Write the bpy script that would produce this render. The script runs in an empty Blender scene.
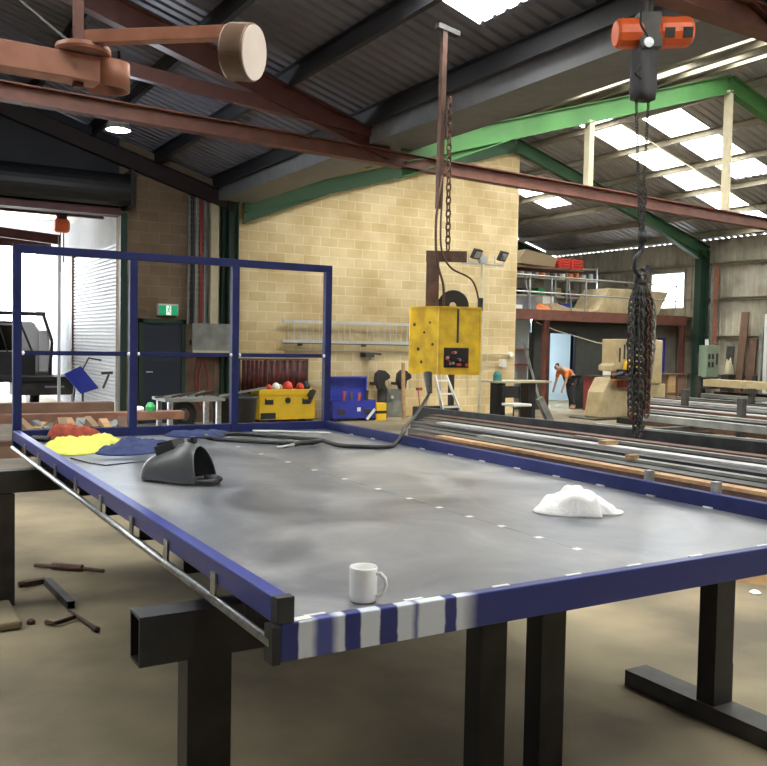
import bpy, bmesh, math, random
from mathutils import Vector as V, Matrix as M4, noise
random.seed(7)
sc = bpy.context.scene
col = sc.collection
R = math.radians

# ------------------------------------------------------------------ materials
def mat(name, c, rough=.6, metal=0., var=.0, scale=6., c2=None, bump=0., bscale=40., emit=None, det=6., stretch=None, spec=.5, rvar=0.):
    m = bpy.data.materials.new(name); m.use_nodes = True
    nt = m.node_tree; n = nt.nodes; l = nt.links; b = n['Principled BSDF']
    b.inputs['Roughness'].default_value = rough; b.inputs['Metallic'].default_value = metal
    b.inputs['Specular IOR Level'].default_value = spec
    b.inputs['Base Color'].default_value = (*c, 1)
    if c2 is None and var > 0: c2 = tuple(x*(1-var) for x in c)
    if c2 is not None or bump > 0 or rvar > 0:
        tc = n.new('ShaderNodeTexCoord'); mp = n.new('ShaderNodeMapping'); l.new(tc.outputs['Object'], mp.inputs[0])
        if stretch: mp.inputs['Scale'].default_value = stretch
    if c2 is not None:
        t = n.new('ShaderNodeTexNoise'); t.inputs['Scale'].default_value = scale; t.inputs['Detail'].default_value = det
        l.new(mp.outputs[0], t.inputs['Vector'])
        r = n.new('ShaderNodeValToRGB'); r.color_ramp.elements[0].position = .35; r.color_ramp.elements[1].position = .65
        r.color_ramp.elements[0].color = (*c2, 1); r.color_ramp.elements[1].color = (*c, 1)
        l.new(t.outputs['Fac'], r.inputs[0]); l.new(r.outputs[0], b.inputs['Base Color'])
        if rvar > 0:
            mr = n.new('ShaderNodeMapRange'); mr.inputs[1].default_value = .3; mr.inputs[2].default_value = .7
            mr.inputs[3].default_value = rough+rvar; mr.inputs[4].default_value = rough
            l.new(t.outputs['Fac'], mr.inputs[0]); l.new(mr.outputs[0], b.inputs['Roughness'])
    if bump > 0:
        t = n.new('ShaderNodeTexNoise'); t.inputs['Scale'].default_value = bscale; l.new(mp.outputs[0], t.inputs['Vector'])
        bp = n.new('ShaderNodeBump'); bp.inputs['Strength'].default_value = bump; bp.inputs['Distance'].default_value = .01
        l.new(t.outputs['Fac'], bp.inputs['Height']); l.new(bp.outputs[0], b.inputs['Normal'])
    if emit:
        b.inputs['Emission Color'].default_value = (*c, 1); b.inputs['Emission Strength'].default_value = emit
    return m

def block_mat(name, c1, c2, mortar, axis='X', stain=None):
    m = bpy.data.materials.new(name); m.use_nodes = True
    nt = m.node_tree; n = nt.nodes; l = nt.links; b = n['Principled BSDF']; b.inputs['Roughness'].default_value = .9
    g = n.new('ShaderNodeNewGeometry'); s = n.new('ShaderNodeSeparateXYZ'); cb = n.new('ShaderNodeCombineXYZ')
    l.new(g.outputs['Position'], s.inputs[0]); l.new(s.outputs[axis], cb.inputs['X']); l.new(s.outputs['Z'], cb.inputs['Y'])
    t = n.new('ShaderNodeTexBrick'); l.new(cb.outputs[0], t.inputs['Vector'])
    for k, v in (('Scale', 1), ('Mortar Size', .009), ('Mortar Smooth', .3), ('Brick Width', .4), ('Row Height', .2), ('Bias', 0)): t.inputs[k].default_value = v
    t.inputs['Color1'].default_value = (*c1, 1); t.inputs['Color2'].default_value = (*c2, 1); t.inputs['Mortar'].default_value = (*mortar, 1)
    no = n.new('ShaderNodeTexNoise'); no.inputs['Scale'].default_value = 1.1; no.inputs['Detail'].default_value = 8; l.new(cb.outputs[0], no.inputs['Vector'])
    r = n.new('ShaderNodeValToRGB'); r.color_ramp.elements[0].position = .3; r.color_ramp.elements[1].position = .6
    r.color_ramp.elements[0].color = (*(stain or (.72, .66, .55)), 1); r.color_ramp.elements[1].color = (1, 1, 1, 1)
    l.new(no.outputs['Fac'], r.inputs[0])
    mx = n.new('ShaderNodeMix'); mx.data_type = 'RGBA'; mx.blend_type = 'MULTIPLY'; mx.inputs[0].default_value = 1
    l.new(t.outputs['Color'], mx.inputs[6]); l.new(r.outputs[0], mx.inputs[7]); l.new(mx.outputs[2], b.inputs['Base Color'])
    bp = n.new('ShaderNodeBump'); bp.inputs['Strength'].default_value = .35; bp.inputs['Distance'].default_value = .01; bp.invert = True
    l.new(t.outputs['Fac'], bp.inputs['Height']); l.new(bp.outputs[0], b.inputs['Normal'])
    return m

def clear_mat(name, c, mix, kind='skylight'):
    m = bpy.data.materials.new(name); m.use_nodes = True
    nt = m.node_tree; n = nt.nodes; l = nt.links; n.remove(n['Principled BSDF'])
    a = n.new('ShaderNodeBsdfTransparent'); a.inputs[0].default_value = (*c, 1)
    b = n.new('ShaderNodeBsdfTranslucent' if kind == 'skylight' else 'ShaderNodeBsdfGlossy'); b.inputs[0].default_value = (*c, 1)
    if kind != 'skylight': b.inputs['Roughness'].default_value = .05; b.inputs[0].default_value = (1, 1, 1, 1)
    x = n.new('ShaderNodeMixShader'); x.inputs[0].default_value = mix
    l.new(a.outputs[0], x.inputs[1]); l.new(b.outputs[0], x.inputs[2]); l.new(x.outputs[0], n['Material Output'].inputs[0])
    return m

def paint_rail_mat():
    # blue rail with white primer smeared across it in bands near the corner
    m = bpy.data.materials.new('blue_rail_with_primer'); m.use_nodes = True
    nt = m.node_tree; n = nt.nodes; l = nt.links; b = n['Principled BSDF']; b.inputs['Roughness'].default_value = .38
    g = n.new('ShaderNodeNewGeometry'); s = n.new('ShaderNodeSeparateXYZ'); l.new(g.outputs['Position'], s.inputs[0])
    no = n.new('ShaderNodeTexNoise'); no.inputs['Scale'].default_value = 22; l.new(g.outputs['Position'], no.inputs['Vector'])
    ma = n.new('ShaderNodeMath'); ma.operation = 'MULTIPLY_ADD'; ma.inputs[1].default_value = .012
    l.new(no.outputs['Fac'], ma.inputs[0]); l.new(s.outputs['X'], ma.inputs[2])
    mr = n.new('ShaderNodeMapRange'); mr.inputs[1].default_value = .006; mr.inputs[2].default_value = .706; l.new(ma.outputs[0], mr.inputs[0])
    r = n.new('ShaderNodeValToRGB'); cr = r.color_ramp
    BL = (.022, .032, .17, 1); WH = (.62, .66, .72, 1); MD = (.07, .085, .28, 1)
    stops = [(.0, BL), (.083, BL), (.087, WH), (.135, WH), (.165, MD), (.215, MD), (.25, WH), (.271, WH), (.276, BL), (.338, BL), (.343, WH),
             (.42, WH), (.425, BL), (.497, BL), (.502, WH), (.56, WH), (.585, MD), (.60, WH), (.714, WH), (.72, BL), (.771, BL), (.776, WH), (.80, WH), (.88, BL)]
    cr.elements[0].position = 0; cr.elements[0].color = BL; cr.elements[1].position = 1; cr.elements[1].color = BL
    for p, c in stops[1:]:
        e = cr.elements.new(p); e.color = c
    l.new(mr.outputs[0], r.inputs[0]); l.new(r.outputs[0], b.inputs['Base Color'])
    return m

def deck_mat():
    m = bpy.data.materials.new('mill_steel_deck'); m.use_nodes = True
    nt = m.node_tree; n = nt.nodes; l = nt.links; b = n['Principled BSDF']; b.inputs['Metallic'].default_value = .85
    g = n.new('ShaderNodeNewGeometry')
    t = n.new('ShaderNodeTexNoise'); t.inputs['Scale'].default_value = 1.6; t.inputs['Detail'].default_value = 9; t.inputs['Roughness'].default_value = .62; t.inputs['Distortion'].default_value = 1.2
    l.new(g.outputs['Position'], t.inputs['Vector'])
    r = n.new('ShaderNodeValToRGB'); e = r.color_ramp.elements
    e[0].position = .32; e[0].color = (.19, .20, .235, 1); e[1].position = .68; e[1].color = (.43, .43, .43, 1)
    x = e.new(.5); x.color = (.30, .31, .335, 1)
    l.new(t.outputs['Fac'], r.inputs[0]); l.new(r.outputs[0], b.inputs['Base Color'])
    mr = n.new('ShaderNodeMapRange'); mr.inputs[1].default_value = .3; mr.inputs[2].default_value = .7; mr.inputs[3].default_value = .32; mr.inputs[4].default_value = .44
    l.new(t.outputs['Fac'], mr.inputs[0]); l.new(mr.outputs[0], b.inputs['Roughness'])
    return m

K = dict(
 concrete=mat('concrete_floor', (.29, .24, .15), .82, c2=(.13, .108, .07), scale=1.1, bump=.12, bscale=60, det=10),
 ground=mat('outside_concrete', (.6, .6, .58), .9, var=.1),
 roofshade=mat('shaded_roof_sheet', (.17, .17, .215), .5, .2, var=.15, scale=2), bayshade=mat('shaded_bay_tone', (.02, .02, .026), .6, var=.2, scale=2), shademaroon=mat('shaded_maroon_steel', (.022, .012, .012), .6),  # left-bay gloom is put into these darker roof, wall and rafter colours
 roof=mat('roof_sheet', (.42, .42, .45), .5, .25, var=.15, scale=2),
 shade=mat('zinc_wall_sheet', (.42, .40, .33), .55, .2, c2=(.28, .26, .20), scale=2),
 purlin=mat('purlin_steel', (.30, .27, .2), .5, .3, var=.25, scale=3),
 cream=mat('cream_steel', (.52, .47, .33), .6, var=.15),
 maroon=mat('maroon_steel', (.13, .045, .04), .55, c2=(.09, .03, .028), scale=5),
 oxide=mat('red_oxide_steel', (.17, .065, .045), .55, c2=(.12, .045, .032), scale=6),
 orange_ox=mat('orange_oxide_steel', (.40, .17, .10), .5, c2=(.31, .12, .07), scale=9),
 green=mat('green_steel', (.06, .20, .05), .6, c2=(.045, .15, .04), scale=2),
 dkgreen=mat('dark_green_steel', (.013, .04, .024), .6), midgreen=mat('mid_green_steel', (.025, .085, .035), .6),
 gutter=mat('grey_gutter', (.17, .175, .19), .6, var=.15),
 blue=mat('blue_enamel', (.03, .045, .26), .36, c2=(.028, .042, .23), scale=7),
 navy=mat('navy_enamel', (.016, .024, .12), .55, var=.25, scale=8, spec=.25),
 galv=mat('galvanised', (.45, .47, .48), .38, .8, var=.3, scale=30),
 black_steel=mat('black_mill_steel', (.018, .019, .024), .38, .4, c2=(.045, .046, .05), scale=5, rvar=.2),
 black=mat('black', (.018, .018, .02), .5, var=.2),
 rubber=mat('black_rubber', (.014, .014, .015), .45),
 greypaint=mat('grey_helmet', (.10, .105, .11), .3, .25, var=.15, scale=4, rvar=.1),
 white=mat('white_glaze', (.86, .87, .86), .18),
 towel=mat('white_towelling', (.80, .79, .78), .95, bump=.2, bscale=90),
 hiviz=mat('yellow_cloth', (.72, .74, .14), .8, c2=(.6, .62, .10), scale=20),
 navycloth=mat('navy_cloth', (.03, .05, .16), .85, c2=(.02, .03, .10), scale=25),
 redleather=mat('red_leather', (.42, .07, .035), .75, c2=(.25, .04, .02), scale=25),
 yellow=mat('yellow_paint', (.78, .50, .02), .45, var=.12, scale=4),
 feeder=mat('worn_yellow_paint', (.86, .60, .03), .5, c2=(.60, .36, .03), scale=7, det=10),
 orange=mat('orange_paint', (.80, .13, .03), .42, var=.15, scale=6),
 canvas=mat('grey_canvas', (.035, .035, .04), .85, c2=(.07, .07, .075), scale=14, stretch=(1, 1, .2)),
 alu=mat('aluminium', (.62, .63, .62), .4, .5, var=.1),
 boxblue=mat('blue_box_paint', (.03, .045, .36), .4, var=.2),
 timber=mat('raw_timber', (.50, .33, .17), .75, c2=(.34, .2, .1), scale=3, stretch=(.3, 3, 3)),
 dktimber=mat('dark_timber', (.17, .10, .065), .8, c2=(.1, .06, .04), scale=3),
 brownstock=mat('red_brown_stock', (.24, .12, .08), .7, c2=(.16, .075, .05), scale=5), rust=mat('rusty_steel', (.12, .055, .035), .7, c2=(.055, .032, .024), scale=8),
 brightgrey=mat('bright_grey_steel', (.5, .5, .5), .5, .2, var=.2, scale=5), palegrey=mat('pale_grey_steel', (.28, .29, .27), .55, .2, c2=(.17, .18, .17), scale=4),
 dkgrey=mat('dark_grey_steel', (.035, .035, .034), .55, .2, c2=(.07, .065, .06), scale=6),
 beige=mat('beige_paint', (.60, .50, .30), .55, c2=(.46, .36, .2), scale=4),
 shutter=mat('white_shutter', (.72, .74, .76), .6, var=.06),
 curtain=mat('red_weld_curtain', (.13, .02, .016), .5, c2=(.03, .008, .008), scale=9),
 cladding=mat('dark_weatherboard', (.052, .056, .05), .6, var=.2),
 cabinet=mat('green_grey_cabinet', (.20, .26, .19), .5, var=.12),
 lampbright=mat('bright_batten', (.9, .97, 1.), emit=140.), officewhite=mat('pale_office_lining', (.62, .72, .78), .7),
 skin=mat('skin', (.5, .3, .2), .6), orangeshirt=mat('orange_shirt', (.85, .22, .04), .85), trousers=mat('dark_trousers', (.03, .033, .04), .9),
 hair=mat('dark_hair', (.03, .02, .015), .8), dkblue=mat('dark_blue_paint', (.012, .02, .04), .45),
 signgreen=mat('exit_green', (.01, .30, .12), .5, emit=.35), signwhite=mat('sign_white', (.8, .85, .8), .5, emit=.6),
 plastic_red=mat('red_plastic', (.62, .05, .03), .5), plastic_white=mat('white_plastic', (.72, .72, .68), .5), tin_orange=mat('orange_tin', (.68, .2, .05), .45),
 cardboard=mat('cardboard', (.38, .29, .18), .9), dkred=mat('dull_red', (.26, .05, .04), .6), brownleaf=mat('brown_offcut', (.3, .2, .12), .9, var=.3),
 glassdark=mat('dark_glass', (.01, .01, .012), .08), lampglow=mat('lamp_glow', (.85, .92, 1.), emit=60.), greenplastic=mat('green_plastic', (.03, .35, .1), .5),
 discface=mat('pale_disc_face', (.72, .62, .54), .6, c2=(.66, .56, .48), scale=5), bronze=mat('brown_drum_rim', (.20, .12, .08), .45, .3, var=.4, scale=5),
 utewhite=mat('white_car_paint', (.75, .77, .8), .25), weld=mat('bright_weld', (.8, .8, .78), .4, .3),
 lens=mat('flood_lens', (.35, .36, .36), .2), tealpaint=mat('teal_paint', (.05, .22, .2), .5),
 rail=paint_rail_mat(), deck=deck_mat(),
 brick=block_mat('cream_concrete_block', (.60, .47, .25), (.70, .57, .34), (.76, .66, .45)),
 dkbrick=block_mat('brown_concrete_block', (.20, .145, .095), (.25, .18, .12), (.27, .21, .15)),
 sky=clear_mat('translucent_roofing', (.97, .95, .88), .35), glass=clear_mat('window_glass', (.95, .97, .98), .06, 'glass'),
)

# ------------------------------------------------------------------ mesh builder
def basis(a, b, up=(0, 0, 1)):
    z = (V(b)-V(a)).normalized(); u = V(up)
    if abs(z.dot(u)) > .99: u = V((0, 1, 0))
    x = z.cross(u).normalized(); y = x.cross(z).normalized()   # y ~ up
    return x, y, z
class MB:
    def __init__(s): s.bm = bmesh.new()
    def quad8(s, P):
        v = [s.bm.verts.new(p) for p in P]
        for f in ((0, 3, 2, 1), (4, 5, 6, 7), (0, 1, 5, 4), (1, 2, 6, 5), (2, 3, 7, 6), (3, 0, 4, 7)): s.bm.faces.new([v[i] for i in f])
        return s
    def box(s, a, b):
        (x0, y0, z0), (x1, y1, z1) = a, b
        return s.quad8([(x0, y0, z0), (x1, y0, z0), (x1, y1, z0), (x0, y1, z0), (x0, y0, z1), (x1, y0, z1), (x1, y1, z1), (x0, y1, z1)])
    def bar(s, a, b, w, h, up=(0, 0, 1), top=False):
        a, b = V(a), V(b); x, y, z = basis(a, b, up)
        if top: a = a-y*h/2; b = b-y*h/2
        o = [(-w/2, -h/2), (w/2, -h/2), (w/2, h/2), (-w/2, h/2)]
        return s.quad8([a+x*i+y*j for i, j in o]+[b+x*i+y*j for i, j in o])
    def ibeam(s, a, b, w, h, t=.015, up=(0, 0, 1)):
        a, b = V(a), V(b); x, y, z = basis(a, b, up)
        s.bar(a+y*(h/2-t/2), b+y*(h/2-t/2), w, t, up); s.bar(a-y*(h/2-t/2), b-y*(h/2-t/2), w, t, up)
        return s.bar(a, b, t, h-2*t+.002, up)
    def channel(s, a, b, w, h, t=.012, side=1, up=(0, 0, 1)):
        a, b = V(a), V(b); x, y, z = basis(a, b, up)
        s.bar(a+y*(h/2-t/2), b+y*(h/2-t/2), w, t, up); s.bar(a-y*(h/2-t/2), b-y*(h/2-t/2), w, t, up)
        return s.bar(a+x*side*(w/2-t/2), b+x*side*(w/2-t/2), t, h-2*t+.002, up)
    def rhs(s, a, b, w, h, t=.008, up=(0, 0, 1)):
        a, b = V(a), V(b); x, y, z = basis(a, b, up)
        def ring(c, w, h): return [s.bm.verts.new(c+x*i*w/2+y*j*h/2) for i, j in ((-1, -1), (1, -1), (1, 1), (-1, 1))]
        o0, i0, o1, i1 = ring(a, w, h), ring(a, w-2*t, h-2*t), ring(b, w, h), ring(b, w-2*t, h-2*t)
        for k in range(4):
            j = (k+1) % 4
            s.bm.faces.new((o0[k], o0[j], o1[j], o1[k])); s.bm.faces.new((i0[j], i0[k], i1[k], i1[j]))
            s.bm.faces.new((o0[j], o0[k], i0[k], i0[j])); s.bm.faces.new((o1[k], o1[j], i1[j], i1[k]))
        return s
    def tube(s, pts, r, seg=8, closed=False, caps=True):
        pts = [V(p) for p in pts]; n = len(pts); rs = r if isinstance(r, (list, tuple)) else [r]*n; rings = []; px = None
        for i, p in enumerate(pts):
            if closed: t = (pts[(i+1) % n]-pts[i-1])
            else: t = (pts[min(i+1, n-1)]-pts[max(i-1, 0)])
            t = t.normalized() if t.length > 1e-9 else V((0, 0, 1))
            if px is None: x = t.orthogonal().normalized()
            else:
                x = px-t*px.dot(t); x = x.normalized() if x.length > 1e-6 else t.orthogonal().normalized()
            px = x; y = t.cross(x)
            rings.append([s.bm.verts.new(p+(x*math.cos(2*math.pi*k/seg)+y*math.sin(2*math.pi*k/seg))*rs[i]) for k in range(seg)])
        for i in range(n if closed else n-1):
            a, b = rings[i], rings[(i+1) % n]
            for k in range(seg): s.bm.faces.new((a[k], a[(k+1) % seg], b[(k+1) % seg], b[k]))
        if not closed and caps: s.bm.faces.new(rings[0][::-1]); s.bm.faces.new(rings[-1])
        return s
    def cyl(s, a, b, r, seg=16, r2=None): return s.tube([a, b], [r, r if r2 is None else r2], seg)
    def lathe(s, prof, c=(0, 0, 0), axis=(0, 0, 1), seg=28):
        ax = V(axis).normalized(); x = ax.orthogonal().normalized(); y = ax.cross(x); c = V(c); rings = []
        for r, z in prof:
            if r < 1e-6: rings.append([s.bm.verts.new(c+ax*z)])
            else: rings.append([s.bm.verts.new(c+ax*z+(x*math.cos(2*math.pi*k/seg)+y*math.sin(2*math.pi*k/seg))*r) for k in range(seg)])
        for a, b in zip(rings, rings[1:]):
            for k in range(seg):
                j = (k+1) % seg
                if len(a) == 1 and len(b) > 1: s.bm.faces.new((a[0], b[j], b[k]))
                elif len(b) == 1 and len(a) > 1: s.bm.faces.new((a[k], a[j], b[0]))
                elif len(a) > 1: s.bm.faces.new((a[k], a[j], b[j], b[k]))
        return s
    def prism(s, poly, d):   # closed 3D polygon extruded by vector d
        d = V(d); a = [s.bm.verts.new(p) for p in poly]; b = [s.bm.verts.new(V(p)+d) for p in poly]; n = len(a)
        s.bm.faces.new(a[::-1]); s.bm.faces.new(b)
        for k in range(n): s.bm.faces.new((a[k], a[(k+1) % n], b[(k+1) % n], b[k]))
        return s
    def link(s, c, d, side, L, W, r, seg=5):   # one oval chain link, centre c, along d, broad side 'side'
        pts = []; hl = L/2-W/2
        for k in range(10):
            a = 2*math.pi*(k+.5)/10; u = math.sin(a)*W/2; v = math.cos(a)*W/2
            pts.append(V(c)+V(d)*(v+(hl if v > 0 else -hl))+V(side)*u)
        return s.tube(pts, r, seg, closed=True)
    def chain(s, pts, L, W, r, seg=4):
        pts = [V(p) for p in pts]; i = 0; acc = 0; k = 0; step = L-2.1*r
        for a, b in zip(pts, pts[1:]):
            d = (b-a); ln = d.length
            if ln < 1e-6: continue
            d.normalize(); x = d.orthogonal().normalized(); y = d.cross(x); t = acc
            while t < ln:
                s.link(a+d*t, d, (x+y).normalized() if k % 2 else (x-y).normalized(), L, W, r, seg); k += 1; t += step
            acc = t-ln
        return s
    def sheet(s, p, across, along, nrm, pitch=.2, rib=.028, rot=0):   # trapezoidal roofing
        p, ac, al, nm = V(p), V(across), V(along), V(nrm).normalized(); W = ac.length; ac = ac.normalized()
        xs = []; t = 0
        while t < W-1e-6:
            for o, h in ((0, 0), (pitch*.55, 0), (pitch*.66, rib), (pitch*.86, rib), (pitch*.97, 0)):
                if t+o < W: xs.append((t+o, h))
            t += pitch
        xs.append((W, 0)); prev = None
        for o, h in xs:
            q = p+ac*o+nm*h; e = (s.bm.verts.new(q), s.bm.verts.new(q+al))
            if prev: s.bm.faces.new((prev[0], e[0], e[1], prev[1]))
            prev = e
        return s
    def build(s, name, m, parent=None, bevel=0, smooth=False, origin=None, sub=0):
        bmesh.ops.recalc_face_normals(s.bm, faces=s.bm.faces[:])
        if parent is not None:
            r = parent
            while r.parent: r = r.parent
            off = V(r.location)
        elif origin is not None: off = V(origin)
        else:
            vs = [v.co for v in s.bm.verts]
            off = V(((min(v.x for v in vs)+max(v.x for v in vs))/2, (min(v.y for v in vs)+max(v.y for v in vs))/2, min(v.z for v in vs)))
        bmesh.ops.translate(s.bm, verts=s.bm.verts[:], vec=-off)
        me = bpy.data.meshes.new(name); s.bm.to_mesh(me); s.bm.free()
        if smooth:
            for f in me.polygons: f.use_smooth = True
        me.materials.append(K[m] if isinstance(m, str) else m)
        o = bpy.data.objects.new(name, me); col.objects.link(o)
        if parent is not None: o.parent = parent
        else: o.location = off
        if bevel:
            b = o.modifiers.new('bevel', 'BEVEL'); b.width = bevel; b.segments = 2; b.limit_method = 'ANGLE'; b.angle_limit = R(40)
        if sub:
            b = o.modifiers.new('sub', 'SUBSURF'); b.levels = sub; b.render_levels = sub
        return o
def tag(o, label, cat, group=None, kind=None):
    o['label'] = label; o['category'] = cat
    if group: o['group'] = group
    if kind: o['kind'] = kind
    return o
def thing(name, loc, label, cat, group=None):
    o = bpy.data.objects.new(name, None); col.objects.link(o); o.location = loc; o.empty_display_size = .1
    return tag(o, label, cat, group)
def struct(o): o['kind'] = 'structure'; return o
def copy_tree(o, parent=None):
    c = o.copy(); col.objects.link(c)
    if parent: c.parent = parent
    for ch in list(o.children): copy_tree(ch, c)
    return c
def skin(name, pts, edges, rad, m, parent, sub=1):
    r = parent
    while r.parent: r = r.parent
    off = V(r.location)
    me = bpy.data.meshes.new(name); me.from_pydata([tuple(V(p)-off) for p in pts], edges, []); o = bpy.data.objects.new(name, me); col.objects.link(o); o.parent = parent
    o.modifiers.new('skin', 'SKIN')
    me.skin_vertices[0].data
    for i, q in enumerate(rad): me.skin_vertices[0].data[i].radius = (q, q) if not isinstance(q, tuple) else q
    me.skin_vertices[0].data[0].use_root = True
    s = o.modifiers.new('sub', 'SUBSURF'); s.levels = sub; s.render_levels = sub; me.materials.append(K[m]); return o
def cloth(outline, z0, hf, rings=14, per=6, seed=0, jit=.006):
    # crumpled fabric: outline in plan, height from hf(x, y, edge 0..1), with a hemmed underside
    mb = MB(); n = len(outline); P = []
    for i in range(n):
        p0, p1, p2, p3 = [V((*outline[(i+k-1) % n], 0)) for k in range(4)]
        for k in range(per):
            t = k/per; P.append(.5*((2*p1)+(-p0+p2)*t+(2*p0-5*p1+4*p2-p3)*t*t+(-p0+3*p1-3*p2+p3)*t**3))
    c = sum(P, V((0, 0, 0)))/len(P); N = len(P)
    for i, p in enumerate(P): p += V((noise.noise(V((i*.5, seed, 0))), noise.noise(V((i*.5, seed, 9))), 0))*jit
    def co(r, i, under=0):
        p = c.lerp(P[i], r); h = hf(p.x, p.y, r)
        return V((p.x, p.y, z0+max(h-(.006 if under else 0), .0 if under else .006)))
    top = [[mb.bm.verts.new(co(k/rings, i)) for i in range(N)] for k in range(1, rings+1)]; ct = mb.bm.verts.new(co(0, 0))
    bot = [[mb.bm.verts.new(co(k/rings, i, 1)) for i in range(N)] for k in range(1, rings+1)]; cb = mb.bm.verts.new(co(0, 0, 1))
    for g, cc in ((top, ct), (bot, cb)):
        for i in range(N):
            j = (i+1) % N; mb.bm.faces.new((cc, g[0][i], g[0][j]))
            for a, b in zip(g, g[1:]): mb.bm.faces.new((a[i], b[i], b[j], a[j]))
    for i in range(N):
        j = (i+1) % N; mb.bm.faces.new((top[-1][i], bot[-1][i], bot[-1][j], top[-1][j]))
    return mb

# ------------------------------------------------------------------ setting
VX, EZ, SL, YA, YB = 5.52, 4.61, .302, 8.64, 14.7
XL, XAL, XAR, XR = -8.2, -1.34, 12.38, 19.24
AZ = EZ+SL*(XAR-VX)
def zr(x):
    if x < XAL: return EZ+SL*(x-XL)
    if x < VX: return EZ+SL*(VX-x)
    if x < XAR: return EZ+SL*(x-VX)
    return EZ+SL*(XR-x)
struct(MB().box((-9, -8, -.2), (20, 26, 0)).build('floor', 'concrete'))
struct(MB().box((-60, -60, -.45), (60, 90, -.21)).build('ground', 'ground'))
YS, YE = -6.2, 20.8
def roof_slope(x0, x1, strips):
    # strips: (y0, y1, xa, xb) translucent sheets laid in this slope
    mb = MB(); lo, hi = min(x0, x1), max(x0, x1)
    n = V((-(zr(hi-.001)-zr(lo+.001)), 0, (hi-lo))).normalized()
    za, zb = zr(lo+.001), zr(hi-.001)
    def part(mb, xa, xb, ya, yb):
        fa, fb = (xa-lo)/(hi-lo), (xb-lo)/(hi-lo); z0 = za+(zb-za)*fa; z1 = za+(zb-za)*fb
        mb.sheet((xa, ya, z0), (0, yb-ya, 0), (xb-xa, 0, z1-z0), n)
    y = YS
    sks = []
    for (ya, yb, xa, xb) in sorted(strips):
        if ya > y: part(mb, lo, hi, y, ya)
        if xa > lo+.01: part(mb, lo, xa, ya, yb)
        if xb < hi-.01: part(mb, xb, hi, ya, yb)
        k = MB(); part(k, xa, xb, ya, yb); sks.append(k); y = yb
    part(mb, lo, hi, y, YE)
    return mb, sks
wn = 1
for (x0, x1, st) in (
    (XL, XAL, [(3.4, 5.6, XL+1.0, XAL-.4)]),  # unseen strip added to brighten the floor left of the tray
    (XAL, VX, [(-3.2, -2.2, 0, 4.6), (-.4, .8, -.6, 5.2), (4.5, 5.5, 1.6, 4.6), (5.7, 6.9, -1.1, 1.9)]),  # strip by the feeder post is seen; the rest are added, unseen, for light
    (VX, XAR, [(-2.6, -1.4, 6, 12), (1.8, 2.8, 6, 12), (5.0, 5.9, 6, 12), (7.2, 8.2, 6, 12), (12.1, 13.1, 6, 12.0), (16.6, 17.6, 6, 12)]),  # strips nearer than the brown tie are unseen extras for light
    (XAR, XR, [(-2.6, -1.4, 13, 19), (1.8, 2.8, 13, 19), (5.0, 5.9, 13, 19), (10.5, 11.5, 13.2, 16.3), (12.1, 13.0, 12.5, 18.6), (16.7, 17.7, 14.2, 16.1)])):  # likewise, strips in front of the tie are invented out of view for light
    mb, sks = roof_slope(x0, x1, st)
    struct(mb.build('ceiling', 'roof' if x0 >= VX else 'roofshade', origin=(0, 0, 0)))  # left bay gets the shaded copy of the roof sheet
    for k in sks: struct(k.build('window_%d' % wn, 'sky', origin=(0, 0, 0))); wn += 1  # seen roof strips and the added unseen ones share this name
# purlins (lipped channels along the building)
for x0, x1 in ((XL, XAL), (XAL, VX), (VX, XAR), (XAR, XR)):
    n = 6
    for k in range(n):
        x = x0+(x1-x0)*(k+.55)/n
        if abs(x-VX) < .5: continue
        dp = .15 if x > VX else .24; z = zr(x)-.01-dp/2
        struct(MB().channel((x, YS, z), (x, YE, z), .075, dp, .012).build('trim_%d' % (100+wn), 'purlin' if x > VX else 'bayshade', origin=(0, 0, 0))); wn += 1  # left-bay purlins take a shaded colour, right-bay ones a lit cream tone
# valley gutter
struct(MB().box((VX-.42, YS, EZ-.30), (VX+.28, YE, EZ-.28)).box((VX-.42, YS, EZ-.28), (VX-.40, YE, EZ+.1)).box((VX+.26, YS, EZ-.28), (VX+.28, YE, EZ+.1)).build('trim_1', 'gutter', origin=(0, 0, 0)))
# portal rafters
def rafter(y, xa, xb, m, name, d=.3, drop=.23, haunch=0):
    mb = MB(); za, zb = zr(xa+(.01 if xb > xa else -.01))-drop-d/2, zr(xb-(.01 if xb > xa else -.01))-drop-d/2
    mb.ibeam((xa, y, za), (xb, y, zb), .16, d, .014)
    if haunch:
        s = 1 if xb > xa else -1; zz = za-d/2; hd = .2
        mb.prism([(xa, y-.007, zz), (xa+s*1.9, y-.007, zz+abs(zb-za)/abs(xb-xa)*1.9), (xa, y-.007, zz-hd)], (0, .014, 0))
        mb.bar((xa, y, zz-hd), (xa+s*1.9, y, zz+abs(zb-za)/abs(xb-xa)*1.9), .16, .014)
    return struct(mb.build(name, m, origin=(0, 0, 0)))
t = 200
for y in (2.6, YA, YB-.15, 20.6):
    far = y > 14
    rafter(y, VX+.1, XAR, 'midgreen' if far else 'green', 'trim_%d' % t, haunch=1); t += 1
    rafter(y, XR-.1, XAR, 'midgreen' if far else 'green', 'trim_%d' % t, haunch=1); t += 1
    rafter(y, VX-.1, XAL, 'maroon' if not far else 'shademaroon', 'trim_%d' % t); t += 1  # far left-bay rafter has its shade put into a darker maroon
    rafter(y, XL+.1, XAL, 'shademaroon', 'trim_%d' % t); t += 1  # same shaded maroon on the outer slope
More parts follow.
